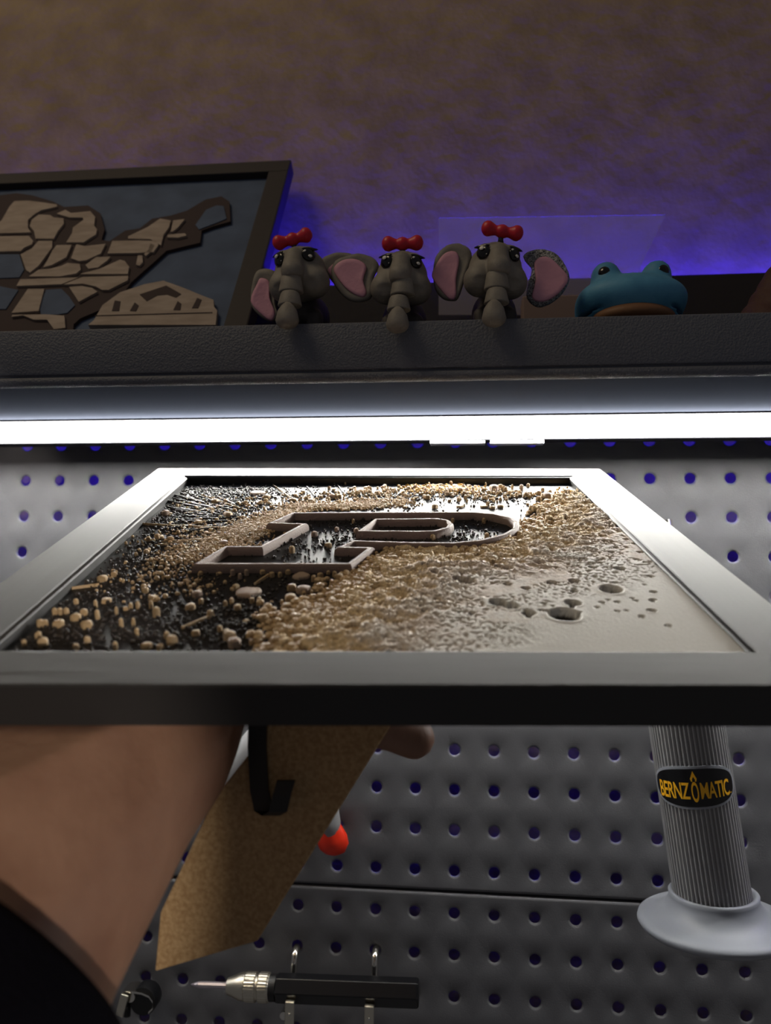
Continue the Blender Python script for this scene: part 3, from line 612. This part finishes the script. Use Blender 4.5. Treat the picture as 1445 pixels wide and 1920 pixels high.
big = [(465, 1110, 48, .0016, 1), (370, 1113, 20, .0022, 1), (357, 1137, 22, .002, 0), (394, 1150, 14, .0024, 0), (192, 1084, 20, .002, 0), (214, 1076, 12, .0018, 0), (199, 1125, 20, .0014, 0),
 (225, 960, 9, .0022, 0), (310, 961, 17, .0024, 1), (320, 1010, 14, .002, 0), (274, 1034, 11, .002, 0), (278, 1010, 9, .002, 0), (295, 1005, 11, .002, 0),
 (163, 1170, 22, .0022, 0), (142, 1156, 20, .002, 0), (110, 1168, 22, .0022, 0), (157, 1147, 14, .002, 0), (102, 1146, 10, .0024, 0), (112, 1146, 10, .0024, 0), (124, 1145, 10, .002, 0), (142, 1127, 10, .0018, 0),
 (75, 1168, 14, .0024, 0), (84, 1168, 12, .0022, 0), (72, 1190, 13, .002, 0), (80, 1203, 19, .0026, 0), (45, 1205, 10, .002, 0), (163, 1200, 12, .0024, 0), (142, 1213, 14, .002, 0), (182, 1152, 9, .0032, 0), (218, 1145, 7, .0028, 0),
 (227, 1167, 8, .003, 0), (250, 1167, 8, .003, 0), (256, 1184, 8, .0024, 0), (293, 1147, 13, .0034, 0), (283, 1133, 9, .0028, 0), (258, 1134, 8, .0026, 0), (245, 1136, 8, .0022, 0), (179, 1132, 7, .0028, 0), (216, 1210, 10, .0024, 0),
 (286, 1121, 20, .0018, 0), (272, 1106, 13, .002, 0), (269, 1100, 10, .002, 0), (312, 1190, 10, .0022, 0), (322, 1199, 22, .0028, 0), (275, 1210, 22, .0016, 0), (300, 1212, 16, .0016, 0), (377, 1127, 10, .002, 0),
 (430, 1192, 26, .003, 0), (440, 1205, 26, .003, 1), (425, 1188, 16, .003, 0), (412, 1178, 10, .002, 0), (367, 1186, 16, .0016, 0), (445, 1138, 14, .002, 0), (434, 1126, 9, .0022, 0), (422, 1131, 8, .002, 0), (497, 1160, 16, .0032, 0),
 (436, 1073, 9, .0024, 1), (462, 1073, 9, .0024, 1), (450, 1080, 8, .0022, 1), (492, 1072, 12, .0016, 0), (510, 1077, 10, .002, 0), (540, 1072, 10, .0018, 0), (525, 1077, 8, .002, 0), (442, 1100, 14, .002, 0), (472, 1125, 9, .002, 0), (486, 1124, 9, .002, 0),
 (565, 1079, 32, .0014, 1), (547, 1101, 18, .0024, 0), (569, 1105, 28, .0026, 1), (545, 1120, 24, .0022, 0), (557, 1126, 12, .002, 0), (537, 1138, 20, .0028, 0), (568, 1141, 28, .0022, 0), (553, 1157, 26, .0024, 0), (592, 1148, 16, .002, 0), (612, 1142, 22, .002, 0),
 (600, 1100, 18, .0026, 0), (622, 1093, 10, .0026, 0), (637, 1082, 14, .0028, 0), (640, 1097, 10, .0022, 0), (618, 1116, 20, .002, 0), (640, 1120, 11, .002, 0), (588, 1084, 10, .0024, 0), (600, 1078, 12, .0018, 0), (627, 1076, 8, .0022, 0),
 (537, 1180, 24, .0022, 0), (520, 1200, 28, .0024, 0), (570, 1170, 30, .0022, 0), (600, 1160, 26, .0022, 0), (500, 1212, 26, .002, 0), (560, 1198, 30, .0024, 0), (590, 1185, 26, .002, 0), (660, 1105, 20, .0018, 0), (690, 1095, 18, .0018, 0), (705, 1070, 16, .0018, 0), (700, 1055, 12, .002, 0),
 (482, 924, 27, .0016, 1), (500, 931, 15, .0016, 0), (499, 938, 8, .002, 0), (488, 942, 8, .002, 0), (548, 936, 13, .0014, 0), (574, 934, 10, .002, 0), (583, 937, 16, .0012, 0), (622, 930, 13, .0022, 1), (636, 930, 10, .002, 0), (403, 939, 16, .002, 0), (427, 964, 20, .0022, 0), (372, 979, 18, .0018, 0), (419, 1017, 18, .0018, 1), (461, 942, 8, .002, 0),
 (926, 914, 18, .0030, 1), (941, 916, 5, .003, 0), (948, 917, 7, .0026, 0), (960, 913, 5, .0032, 0), (977, 914, 8, .0032, 1), (968, 921, 10, .0018, 0), (1027, 929, 19, .0030, 1), (1012, 951, 15, .0016, 0), (1028, 960, 13, .002, 0), (907, 949, 14, .001, 0), (938, 949, 12, .0014, 0), (923, 951, 12, .0014, 0), (862, 949, 14, .001, 0), (815, 949, 12, .002, 0), (802, 932, 10, .0022, 0), (760, 950, 12, .001, 0), (907, 976, 7, .0026, 0), (912, 1004, 9, .0026, 0), (763, 1006, 8, .0022, 0), (811, 1007, 9, .0024, 0), (766, 968, 8, .0014, 0), (780, 968, 9, .0014, 0), (849, 976, 7, .0024, 0), (692, 966, 12, .0012, 0), (668, 995, 11, .0026, 1), (631, 992, 9, .002, 1), (589, 1001, 13, .0024, 1), (615, 1022, 14, .0022, 0), (547, 1030, 11, .003, 0), (662, 977, 6, .0022, 0), (838, 925, 8, .002, 0)]
taken = []
for k, (x, y, wp, hh, c) in enumerate(big):
    taken.append(droplet(x, y, wp, hh, M_pale if c else M_tan, asp=random.uniform(.85, 1.15), ang=random.uniform(0, 3), seed=k))
nb = len(big)
def place(n, gen, rr, hr, m, name, label=None, mask=True):
    V = []; F = []; V0, F0 = dome(6, [(1, 0), (.95, .7), (.5, 1)])
    V0 = np.array(V0)
    for k in range(n):
        x, y = gen()
        if not (IX0+.0012 < x < IX1-.0012 and IY0+.0012 < y < IY1-.0012): continue
        R = rr[0]+(rr[1]-rr[0])*random.random()**2.2; h = random.uniform(*hr)*(.5+.5*R/rr[1]); a = random.uniform(0, 6.28)
        ca_, sa = math.cos(a)*R, math.sin(a)*R; b = len(V)
        asp = random.uniform(.75, 1.3)
        for v in V0: V.append((x+(v[0]*ca_-v[1]*sa)*asp, y+v[0]*sa+v[1]*ca_, -REC-.00003+v[2]*h))
        F += [tuple(i+b for i in f) for f in F0]
    o = obj(name, V, F, m, g); o['kind'] = 'stuff'; return o
def strk(p, q, wd):       # scatter along a stroke between two pixels
    a = Vector(fr2(*p)); b = Vector(fr2(*q))
    def f():
        t = random.random(); c = a.lerp(b, t); return c.x+random.gauss(0, wd), c.y+random.gauss(0, wd)
    return f
def mix(fs, wts):
    return lambda: random.choices(fs, wts)[0]()
def inside(x, y, poly):
    c = False; n = len(poly)
    for i in range(n):
        x0, y0 = poly[i]; x1, y1 = poly[i-1]
        if (y0 > y) != (y1 > y) and x < (x1-x0)*(y-y0)/(y1-y0)+x0: c = not c
    return c
def outside_letter(f):
    def h():
        for _ in range(30):
            x, y = f()
            if not inside(x, y, LETTER): return x, y
        return 9, 9
    return h
# dense cloud left of and behind the letter
cloud = outside_letter(mix([strk((400, 1030), (480, 985), .006), strk((470, 990), (540, 960), .005), strk((540, 952), (760, 942), .0045), strk((560, 950), (700, 950), .003), strk((330, 1050), (420, 1015), .006), strk((440, 1000), (500, 985), .004)], [5, 5, 4, 4, 3, 4]))
place(7000, cloud, (.0003, .0008), (.0006, .0014), M_tan, 'tan_grains')
place(1100, outside_letter(mix([strk((350, 950), (560, 945), .010), strk((320, 1010), (450, 985), .010), strk((290, 1060), (420, 1030), .009), strk((560, 935), (900, 925), .007), strk((260, 1090), (380, 1090), .010)], [3, 4, 3, 4, 2])), (.0003, .0010), (.0008, .0017), M_tan, 'tan_grains')
fan = outside_letter(mix([strk((310, 930), (420, 990), .014), strk((300, 990), (460, 940), .012), strk((350, 920), (520, 925), .008), strk((250, 1050), (380, 1020), .012), strk((170, 1110), (330, 1090), .014), strk((60, 1190), (240, 1180), .012), strk((550, 925), (980, 935), .010), strk((380, 1150), (620, 1120), .015), strk((400, 1190), (560, 1190), .012)], [6, 6, 5, 4, 3, 3, 4, 4, 3]))
place(7500, fan, (.0002, .0007), (.0004, .0012), M_dgr, 'dark_grains')
place(1100, mix([strk((520, 1040), (680, 1000), .012), strk((600, 975), (900, 975), .008), strk((650, 1010), (930, 1005), .008)], [3, 3, 3]), (.0002, .0007), (.0004, .0016), M_dgr, 'dark_grains')
place(420, outside_letter(mix([strk((1010, 925), (860, 935), .008), strk((1040, 960), (1090, 925), .006), strk((640, 925), (900, 918), .007)], [2, 3, 3])), (.0005, .0013), (.0012, .0026), M_tan, 'tan_grains')
# golden burst near the far edge, border rubble
M_gold = mat('yellow_print', (226, 180, 84), .55)
place(1500, mix([strk((770, 916), (880, 918), .004), strk((1050, 955), (1090, 922), .0045)], [3, 2]), (.0004, .0010), (.0006, .0016), M_gold, 'yellow_grains')
bp = [(1080, 935), (1040, 962), (1005, 998), (960, 1022), (860, 1034), (760, 1042), (715, 1062), (695, 1095), (645, 1125), (590, 1165), (560, 1205)]
place(3800, outside_letter(mix([strk(bp[i], bp[i+1], .0045) for i in range(len(bp)-1)], [1]*(len(bp)-1))), (.0005, .0017), (.001, .0026), M_tan, 'tan_grains')
place(1500, mix([strk((700, 1075), (600, 1195), .008), strk((560, 1150), (540, 1200), .006), strk((690, 1100), (640, 1190), .008)], [2, 1, 2]), (.0006, .002), (.001, .0028), M_tan, 'tan_grains')
# thin thrown streaks
def streak(p, q, wd, m):
    a = Vector(fr2(*p)); b = Vector(fr2(*q)); d = (b-a); Ln = d.length; d.normalize(); nrm = Vector((-d.y, d.x)); V = []; F = []; n = 14
    for k in range(n+1):
        t = k/n; c = a+d*(Ln*t); wv = wd*(.35+.65*t)*random.uniform(.7, 1.2)
        for s_, h in ((-1, 0), (-.5, .0008), (.5, .0008), (1, 0)): V.append((c.x+nrm.x*wv*s_, c.y+nrm.y*wv*s_, -REC-.00003+h*1.2))
    for k in range(n):
        for i in range(3): F.append((k*4+i, k*4+i+1, k*4+5+i, k*4+4+i))
    obj('streak', V, F, m, g)
for p, q, wd in (((265, 984), (420, 992), .0007), ((127, 1106), (186, 1098), .0007), ((290, 1025), (420, 1008), .0006), ((300, 1019), (380, 1012), .0005), ((476, 1098), (508, 1077), .0008), ((512, 911), (545, 935), .0006), ((575, 914), (590, 932), .0004), ((345, 965), (420, 950), .0005), ((380, 930), (450, 955), .0005), ((880, 922), (930, 934), .0004), ((740, 934), (760, 918), .0004), ((340, 1180), (400, 1155), .0008), ((632, 910), (642, 924), .0004)):
    streak(p, q, wd, M_tan if wd > .00045 else M_dgr)
for k in range(34):
    ox, oy = random.uniform(300, 420), random.uniform(925, 1000); t = random.uniform(.2, .4)
    streak((ox, oy), (ox+(500-ox)*t, oy+(975-oy)*t), .00035, M_dgr)
# ---- easel leg hinged on the back
eP = [atd(745, 1320, .252), atd(728, 1368, .251), atd(482, 1765, .240), atd(290, 1822, .262), atd(300, 1712, .272), atd(400, 1500, .288), atd(470, 1400, .290), atd(520, 1300, .285)]
c0 = atd(482, 1765, .254); nE = (atd(745, 1320, .250)-c0).cross(atd(290, 1822, .257)-c0).normalized()
if nE.dot(FW) > 0: nE = -nE
eP = [atp(x, y, c0, nE) for x, y in ((775, 1290), (728, 1368), (482, 1765), (290, 1822), (300, 1712), (400, 1500), (470, 1410), (540, 1290))]
es = obj('easel_leg', *slab([GI @ p for p in eP], .0022, GI.to_3x3() @ nE), M_mdf, g, mats=[M_mdfe], fm=[0, 0]+[1]*8)
bev(es, .0004, 1)
def strap(pts, wid, th, z, name, m):
    """flat ribbon through pixel points lying just in front of the leg"""
    V = []; F = []
    P = [atp(x, y, c0+nE*z_, nE) for x, y, z_ in pts]
    wv = [((atp(x+wid, y, c0+nE*z_, nE))-(atp(x, y, c0+nE*z_, nE))) for x, y, z_ in pts]
    for p, w_ in zip(P, wv): V += [GI @ p, GI @ (p+w_), GI @ (p+w_+nE*th), GI @ (p+nE*th)]
    for k in range(len(P)-1):
        for i in range(4): j = (i+1) % 4; F.append((k*4+i, k*4+j, k*4+4+j, k*4+4+i))
    F += [(0, 1, 2, 3), tuple(len(V)-4+i for i in range(4))]
    return obj(name, V, F, m, g)
strap([(468, 1300, .0008), (466, 1400, .0008), (470, 1480, .0010), (478, 1518, .0016), (492, 1527, .004), (505, 1520, .007), (512, 1490, .008), (520, 1462, .007)], 34, .0012, 0, 'black_strap', M_blk)

# ------------------------------------------------------------------ arm, hand and sleeve
AW = atd(225, 1330, .247); AE = atd(-262, 1960, .168); ext = AE+(AE-AW)*1.6
K = [np.array(v) for v in (AW, AE, ext)]
pm = lambda px, py, z: np.array(atd(px, py, z))
TB = lambda u, v, h: np.array(gp+GX*u+GD*v+GN*h)      # frame coordinates (h below the back is < -TH)
wr = pm(300, 1255, .262)
hb = -TH-.0008
def fnt(px, py, z): return pm(px, py, z)
kn = [TB(-.020, .062, hb-.012), TB(-.012, .083, hb-.0115), TB(-.010, .104, hb-.0115), TB(-.014, .124, hb-.011)]
fing = [  # index..little: chains of (point, radius); they close against the back board, the last curls down
    [(kn[0], .0105), (TB(.004, .058, hb-.020), .0092), (pm(715, 1352, .262), .0085), (pm(775, 1383, .264), .0072)],
    [(kn[1], .0108), (TB(.018, .086, hb-.012), .0094), (TB(.042, .088, hb-.009), .0086), (TB(.062, .088, hb-.0076), .0074)],
    [(kn[2], .0105), (TB(.020, .109, hb-.012), .0090), (TB(.042, .112, hb-.009), .0082), (TB(.060, .113, hb-.0072), .0070)],
    [(kn[3], .0095), (TB(.010, .130, hb-.011), .0080), (TB(.028, .134, hb-.008), .0072), (TB(.042, .136, hb-.0064), .0062)]]
thumb = [(TB(-.062, .070, hb-.016), .0135), (TB(-.060, .105, hb-.012), .0115), (TB(-.052, .135, hb-.0105), .0100), (TB(-.044, .158, hb-.0088), .0084)]
def arm_fn(X, Y, Z):
    d = sd_cone(X, Y, Z, K[0], K[1], .0385, .045)
    d = smin(d, sd_cone(X, Y, Z, K[1], K[2], .045, .046), .01)
    d = smin(d, sd_cone(X, Y, Z, K[0], wr, .036, .026), .015)
    for i in range(4):
        d = smin(d, sd_cone(X, Y, Z, wr, kn[i], .018, .0125), .008)
    for ch in fing+[thumb]:
        f = None
        for (a, ra), (b, rb) in zip(ch[:-1], ch[1:]):
            q = sd_cone(X, Y, Z, a, b, ra, rb); f = q if f is None else smin(f, q, .002)
        if ch is thumb: f = smin(f, sd_cone(X, Y, Z, wr, ch[0][0], .02, .0135), .006)
        d = smin(d, f, .003)
    # keep clear of the frame back
    h = (X-gp.x)*GN.x+(Y-gp.y)*GN.y+(Z-gp.z)*GN.z
    return np.maximum(d, h-(hb+.0003))
allp = [K[0], K[1], wr]+[p for c in fing+[thumb] for p, r in c]
lo_ = np.min(allp, 0)-.05; hi_ = np.max(allp, 0)+.05
V, F = sdf_mesh(arm_fn, lo_, hi_, .0017)
ar = empty('person', Vector(K[1])); tag(ar, 'bare forearm and hand in a dark sleeve holding the frame from below', 'person')
obj('forearm_and_hand', [Vector(v)-ar.location for v in V], F, M_skin, ar, smooth=True)
# sleeve
ad = (AE-AW).normalized(); s0 = AE-ad*.020; V = []; F = []; n = 40
u = ad.cross(FW).normalized(); v_ = ad.cross(u)
prof = [(.0475, .003), (.049, 0), (.0525, 0), (.056, .003), (.060, .02), (.064, .05), (.068, .12), (.072, .25), (.070, .262), (.03, .265), (.001, .265)]
for r, h in prof:
    for i in range(n):
        a = 2*math.pi*i/n; wob = 1+.03*math.sin(3*a+h*60)*(h > .01)
        V.append(s0+ad*h+(u*math.cos(a)+v_*math.sin(a))*r*wob-ar.location)
for k in range(len(prof)-1):
    for i in range(n): j = (i+1) % n; F.append((k*n+i, k*n+j, (k+1)*n+j, (k+1)*n+i))
obj('sleeve', V, F, M_sleeve, ar, smooth=True)

# ------------------------------------------------------------------ blow torch
YT = -.060
tb = at(1338, 1700, YT); tt = at(1288, 1370, YT); ax = (tt-tb).normalized()
cb = at(1340, 1722, YT)
to = empty('blow_torch', cb); tag(to, 'grey ribbed torch with a yellow and black badge in front of the pegboard', 'torch')
RTc = .0203
def rb(i, h): return 1-(.075 if i % 4 in (2, 3) else 0)
pr = [(RTc*.9, 0), (RTc, .001), (RTc, .175), (RTc*.9, .177)]
V, F = lathe(pr, 56*4, axis=ax, org=tb-ax*.002, rmod=rb); obj('ribbed_body', L(V, to), F, M_rib, to)
V, F = lathe([(RTc*.91, 0), (RTc*.91, .174)], 40, axis=ax, org=tb-ax*.001); obj('core', L(V, to), F, M_blk, to, smooth='auto')
up = Vector((ax.x*.35, 0, 1)).normalized()
pr = [(.036, -.0052), (.0395, -.0040), (.0408, -.0018), (.0402, 0), (.037, .0012), (.031, .0028), (.0265, .0055), (.0238, .0095), (.0232, .012), (.0234, .0138), (.0222, .0146), (.0205, .0140), (.0200, .011)]
V, F = lathe(pr, 64, axis=up, org=cb); obj('base_flange', L(V, to), F, M_gry, to, smooth=True)
hc = tb+ax*.173
obj('torch_head', L(*[lathe([(.018, 0), (.019, .004), (.012, .012), (.009, .03), (.009, .04)], 24, axis=ax, org=hc)[0], to]), lathe([(.018, 0), (.019, .004), (.012, .012), (.009, .03), (.009, .04)], 24, axis=ax)[1], M_chr, to, smooth='auto')
# badge wrapped on the cylinder
bcn = at(1300, 1478, YT-RTc); tpar = (bcn-tb).dot(ax)
toC = (CAM-(tb+ax*tpar)); toC = (toC-ax*toC.dot(ax)).normalized(); side = toC.cross(ax).normalized()
if side.dot(RT) < 0: side = -side
toC = (toC*math.cos(-.04)+side*math.sin(-.04)).normalized()
side = (RT-toC*RT.dot(toC)-ax*RT.dot(ax)).normalized()
def wrap(s_, t, r): a = s_/RTc; return tb+ax*(tpar+t)+(toC*math.cos(a)+side*math.sin(a))*r-cb
def oval(a, b, r0, r1, name, m, par, n=56, rings=7):
    V = [wrap(0, 0, r1)]; F = []
    for k in range(1, rings+1):
        for i in range(n):
            q = 2*math.pi*i/n; c_, s_ = math.cos(q), math.sin(q)
            e = 2.6; x = a*k/rings*math.copysign(abs(c_)**(2/e), c_); y = b*k/rings*math.copysign(abs(s_)**(2/e), s_)
            V.append(wrap(x, y, r1 if k < rings else r1-.0001))
    for i in range(n): V.append(wrap(a*math.copysign(abs(math.cos(2*math.pi*i/n))**(2/2.6), math.cos(2*math.pi*i/n))*1.02, b*math.copysign(abs(math.sin(2*math.pi*i/n))**(2/2.6), math.sin(2*math.pi*i/n))*1.02, r0))
    for i in range(n): F.append((0, 1+i, 1+(i+1) % n))
    for k in range(rings):
        for i in range(n): j = (i+1) % n; F.append((1+k*n+i, 1+k*n+j, 1+(k+1)*n+j, 1+(k+1)*n+i))
    return obj(name, V, F, m, par, smooth='auto')
BA, BB = .0245, .0112
rimo = oval(BA, BB, RTc-.001, RTc+.0007, 'badge_rim', M_gry, to)
bo = oval(BA*.93, BB*.88, RTc+.0003, RTc+.0010, 'badge', M_blkg, to)
def letters(txt, cx, cz, width, height, r, par):
    cu = bpy.data.curves.new('t', 'FONT'); cu.body = txt; cu.align_x = 'CENTER'; cu.offset = .016; cu.resolution_u = 6; cu.space_character = .92
    to_ = bpy.data.objects.new('t', cu); COL.objects.link(to_); dg = bpy.context.evaluated_depsgraph_get(); m_ = bpy.data.meshes.new_from_object(to_.evaluated_get(dg))
    bm = bmesh.new(); bm.from_mesh(m_); bmesh.ops.triangulate(bm, faces=bm.faces)
    bmesh.ops.subdivide_edges(bm, edges=[e for e in bm.edges if e.calc_length() > .25], cuts=1)
    bmesh.ops.triangulate(bm, faces=bm.faces)
    xs = [v.co.x for v in bm.verts]; ys = [v.co.y for v in bm.verts]; x0, x1, y0, y1 = min(xs), max(xs), min(ys), max(ys)
    V = [wrap(cx+((v.co.x-x0)/(x1-x0)-.5)*width, cz+((v.co.y-y0)/(y1-y0)-.5)*height, r) for v in bm.verts]
    F = [tuple(v.index for v in f.verts) for f in bm.faces]; bm.free(); bpy.data.objects.remove(to_); bpy.data.curves.remove(cu); bpy.data.meshes.remove(m_)
    return V, F
lt = [letters('BERNZ', -.0108, -.0014, .0170, .0086, RTc+.0013, bo), letters('O', .0002, -.0019, .0034, .0106, RTc+.0013, bo), letters('MATIC', .0107, -.0014, .0158, .0086, RTc+.0013, bo), letters('.', .0194, -.0046, .0007, .0007, RTc+.0013, bo)]
V, F = merge(lt); obj('lettering', V, F, M_yel, bo)
fo = [(0, .0090), (.0010, .0064), (.0016, .0050), (.0013, .0036), (.0006, .0034), (.0007, .0046), (0, .0060), (-.0007, .0046), (-.0006, .0034), (-.0013, .0036), (-.0016, .0050), (-.0010, .0064)]
V = [wrap(.0002+x, y, RTc+.0013) for x, y in fo]; obj('flame_emblem', V, [(0, 1, 6), (1, 2, 5, 6), (2, 3, 4, 5), (0, 6, 11), (11, 6, 7, 10), (10, 7, 8, 9)], M_yel, bo)
# ------------------------------------------------------------------ pin vise on two hooks
YV = -.030
a_ = at(517, 1852, YV); b_ = at(785, 1862, YV); ax = (b_-a_).normalized(); k_ = 1/(FPX/.487)
sc_ = empty('screwdriver', a_.lerp(b_, .5)); tag(sc_, 'black hexagonal screwdriver with silver knurled chuck lying on two hooks', 'screwdriver')
def lx(pr, n, name, m, par, **k):
    V, F = lathe(pr, n, axis=ax, org=a_, **{q: k[q] for q in k if q == 'rmod'}); return obj(name, [Vector(v)-sc_.location for v in V], F, m, par, smooth=k.get('smooth', False))
hx = .0083
V, F = lathe([(hx*.9, 0), (hx, .0012), (hx, (b_-a_).length-.001), (hx*.9, (b_-a_).length)], 6, axis=ax, org=(0, 0, 0))
rotm = Matrix.Rotation(math.radians(12), 3, ax)
hn = obj('handle', [rotm @ Vector(v)+a_-sc_.location for v in V], F, M_blkg, sc_); bev(hn, .0005)
lx([(.0075, -.0035), (.0075, .0005)], 30, 'collar', M_blk, sc_, smooth='auto')
kr = lambda i, h: 1-(.022 if i % 2 else 0)
lx([(.0078, -.0105), (.0084, -.0098), (.0084, -.0048), (.0078, -.0040), (.0075, -.0035)], 60, 'knurled_ring', M_sat, sc_, rmod=kr)
lx([(.0074, -.0118), (.0074, -.0100)], 30, 'chuck_neck', M_sat, sc_, smooth='auto')
lx([(.0078, -.0190), (.0084, -.0183), (.0084, -.0124), (.0078, -.0117)], 60, 'knurled_ring', M_sat, sc_, rmod=kr)
lx([(.0030, -.0305), (.0046, -.0302), (.0060, -.0262), (.0078, -.0215), (.0080, -.0188)], 36, 'chuck', M_sat, sc_, smooth='auto')
lx([(.0003, -.0535), (.0012, -.0515), (.0020, -.0485), (.0022, -.044), (.0021, -.030)], 10, 'bit', mat('plain_steel', (176, 168, 176), .35, .8), sc_)
def hook(hx_, hz, tipx, tipy, label):
    p = at(hx_, hz, 0); r = empty('pegboard_hook', p); tag(r, label, 'hook', 'hooks holding the screwdriver')
    ztool = at(hx_, 1856, YV).z-p.z
    pts = [(0, .012, .0)]+[(0, -.001, 0), (0, -.004, -.0005), (0, -.0075, -.003), (0, -.009, -.007), (0, -.0095, -.014), (0, -.010, ztool-.004), (0, -.012, ztool-.009), (0, -.018, ztool-.0125), (0, -.028, ztool-.0130), (0, -.036, ztool-.0125)]
    V, F = tube(pts, .0023, 14); obj('wire', V, F, M_chr, r, smooth='auto')
    q = at(tipx, tipy, YV-.010)-p
    w_ = .0028
    V, F = merge([box(q.x-w_, q.x+w_, q.y-.0006, q.y+.0006, q.z-.024, q.z), box(q.x-w_, q.x+w_, q.y, q.y+.008, q.z-.0012, q.z)])
    cl = obj('spring_clip', V, F, M_sat, r); bev(cl, .0004, 1)
    V, F = lathe([(.0009, 0), (.0006, .0006)], 10, axis=(0, -1, 0), org=(q.x, q.y-.0006, q.z-.007)); obj('rivet', V, F, M_chr, cl)
    return r
hook(557, 1775, 543, 1878, 'left chrome hook near the knurled chuck of the screwdriver')
hook(705, 1778, 692, 1886, 'right chrome hook near the butt end of the screwdriver')
# ------------------------------------------------------------------ spring clip at the lower left
p = at(262, 1868, -.012); r = empty('spring_clamp', p); tag(r, 'small dark steel spring clamp on the pegboard beside the forearm', 'clamp')
def px_(x, y, Y=-.012): return at(x, y, Y)-p
top = [px_(236, 1851), px_(250, 1849), px_(272, 1852), px_(286, 1858), px_(293, 1868), px_(293, 1880), px_(285, 1888)]
V = []; F = []
for q in top: V += [q+Vector((0, -.006, 0)), q+Vector((0, .006, 0)), q+Vector((0, .006, -.0012)), q+Vector((0, -.006, -.0012))]
for k in range(len(top)-1):
    for i in range(4): j = (i+1) % 4; F.append((k*4+i, k*4+j, k*4+4+j, k*4+4+i))
F += [(0, 1, 2, 3), tuple(len(V)-4+i for i in range(4))]
obj('spring_band', V, F, M_chr, r)
V, F = lathe([(.0085, -.004), (.0088, -.003), (.0088, .006)], 28, axis=(0, 1, 0), org=px_(272, 1872)); obj('barrel', V, F, M_blkg, r, smooth='auto')
V, F = lathe([(.0032, -.0052), (.0036, -.0045), (.0036, -.003)], 18, axis=(0, 1, 0), org=px_(250, 1862)); obj('screw', V, F, M_chr, r, smooth='auto')
t_ = px_(229, 1885, -.020); q_ = px_(242, 1868, -.012)
V, F = box(-.0026, .0026, -.001, .001, -.0068, .0068); rm_ = Matrix.Rotation(math.radians(-20), 3, 'Y').inverted()
cl = obj('tab', [Matrix.Rotation(math.radians(14), 3, 'Y') @ Vector(v)+t_ for v in V], F, M_sat, r); bev(cl, .0006)
V, F = tube([t_+Vector((0, .002, -.004)), px_(240, 1880), px_(238, 1905)], .0022, 8); obj('lever', V, F, M_blk, r, smooth=True)
# ------------------------------------------------------------------ pliers seen beside the easel leg
YP = -.016
def oval_tube(pts, ry=.55, n=14):
    P = [at(x, y, YP) for x, y, q in pts]; V = []; F = []
    for k, pnt in enumerate(P):
        t = (P[min(k+1, len(P)-1)]-P[max(k-1, 0)]).normalized(); u = Vector((0, 1, 0)); v = t.cross(u).normalized(); rr = pts[k][2]/FPX*.5
        for i in range(n): a = 2*math.pi*i/n; V.append(pnt+v*(rr*math.cos(a))+u*(rr*ry*math.sin(a)))
    for k in range(len(P)-1):
        for i in range(n): j = (i+1) % n; F.append((k*n+i, k*n+j, (k+1)*n+j, (k+1)*n+i))
    F += [tuple(range(n)), tuple((len(P)-1)*n+i for i in range(n))]
    return V, F
rp = empty('pliers', at(540, 1300, YP)); tag(rp, 'pliers with grey and orange-red handles hanging behind the easel leg', 'pliers')
for pts_g, pts_r in (([(560, 1340, 14), (590, 1430, 24), (606, 1500, 26), (617, 1545, 22), (621, 1572, 14)], [(545, 1340, 6), (575, 1440, 14), (602, 1530, 24), (612, 1560, 28), (622, 1580, 29), (629, 1592, 24), (632, 1602, 12)]),
                     ([(530, 1340, 14), (482, 1388, 26), (448, 1432, 30), (420, 1476, 28), (405, 1510, 20)], [(545, 1330, 8), (500, 1382, 22), (462, 1412, 22), (440, 1450, 18), (410, 1505, 24), (398, 1530, 16)])):
    V, F = oval_tube(pts_g, .75); hg = obj('handle_grip', L(V, rp), F, M_tool, rp, smooth=True)
    V, F = oval_tube(pts_r, .55); obj('handle_core', [Vector(v)-rp.location+Vector((.0008, .0012, 0)) for v in V], F, M_red, rp, smooth=True)
V, F = merge([box(0, 0, 0, 0, 0, 0)]) if False else lathe([(.008, -.004), (.009, -.003), (.009, .003), (.008, .004)], 24, axis=(0, 1, 0), org=at(545, 1318, YP)); obj('pivot', L(V, rp), F, M_sat, rp, smooth='auto')
V, F = oval_tube([(548, 1325, 20), (552, 1290, 30), (556, 1240, 22), (558, 1205, 6)], .5); obj('jaws', L(V, rp), F, M_sat, rp, smooth=True)
# ribs on the left grip
for k in range(6):
    x, y = 468-8*k, 1404+9*k; V, F = oval_tube([(x-13, y-9, 3), (x, y, 4), (x+13, y+9, 3)], 1.0, 8)
    obj('grip_rib', [Vector(v)-rp.location+Vector((0, -.0042, 0)) for v in V], F, M_wht, rp, smooth=True)
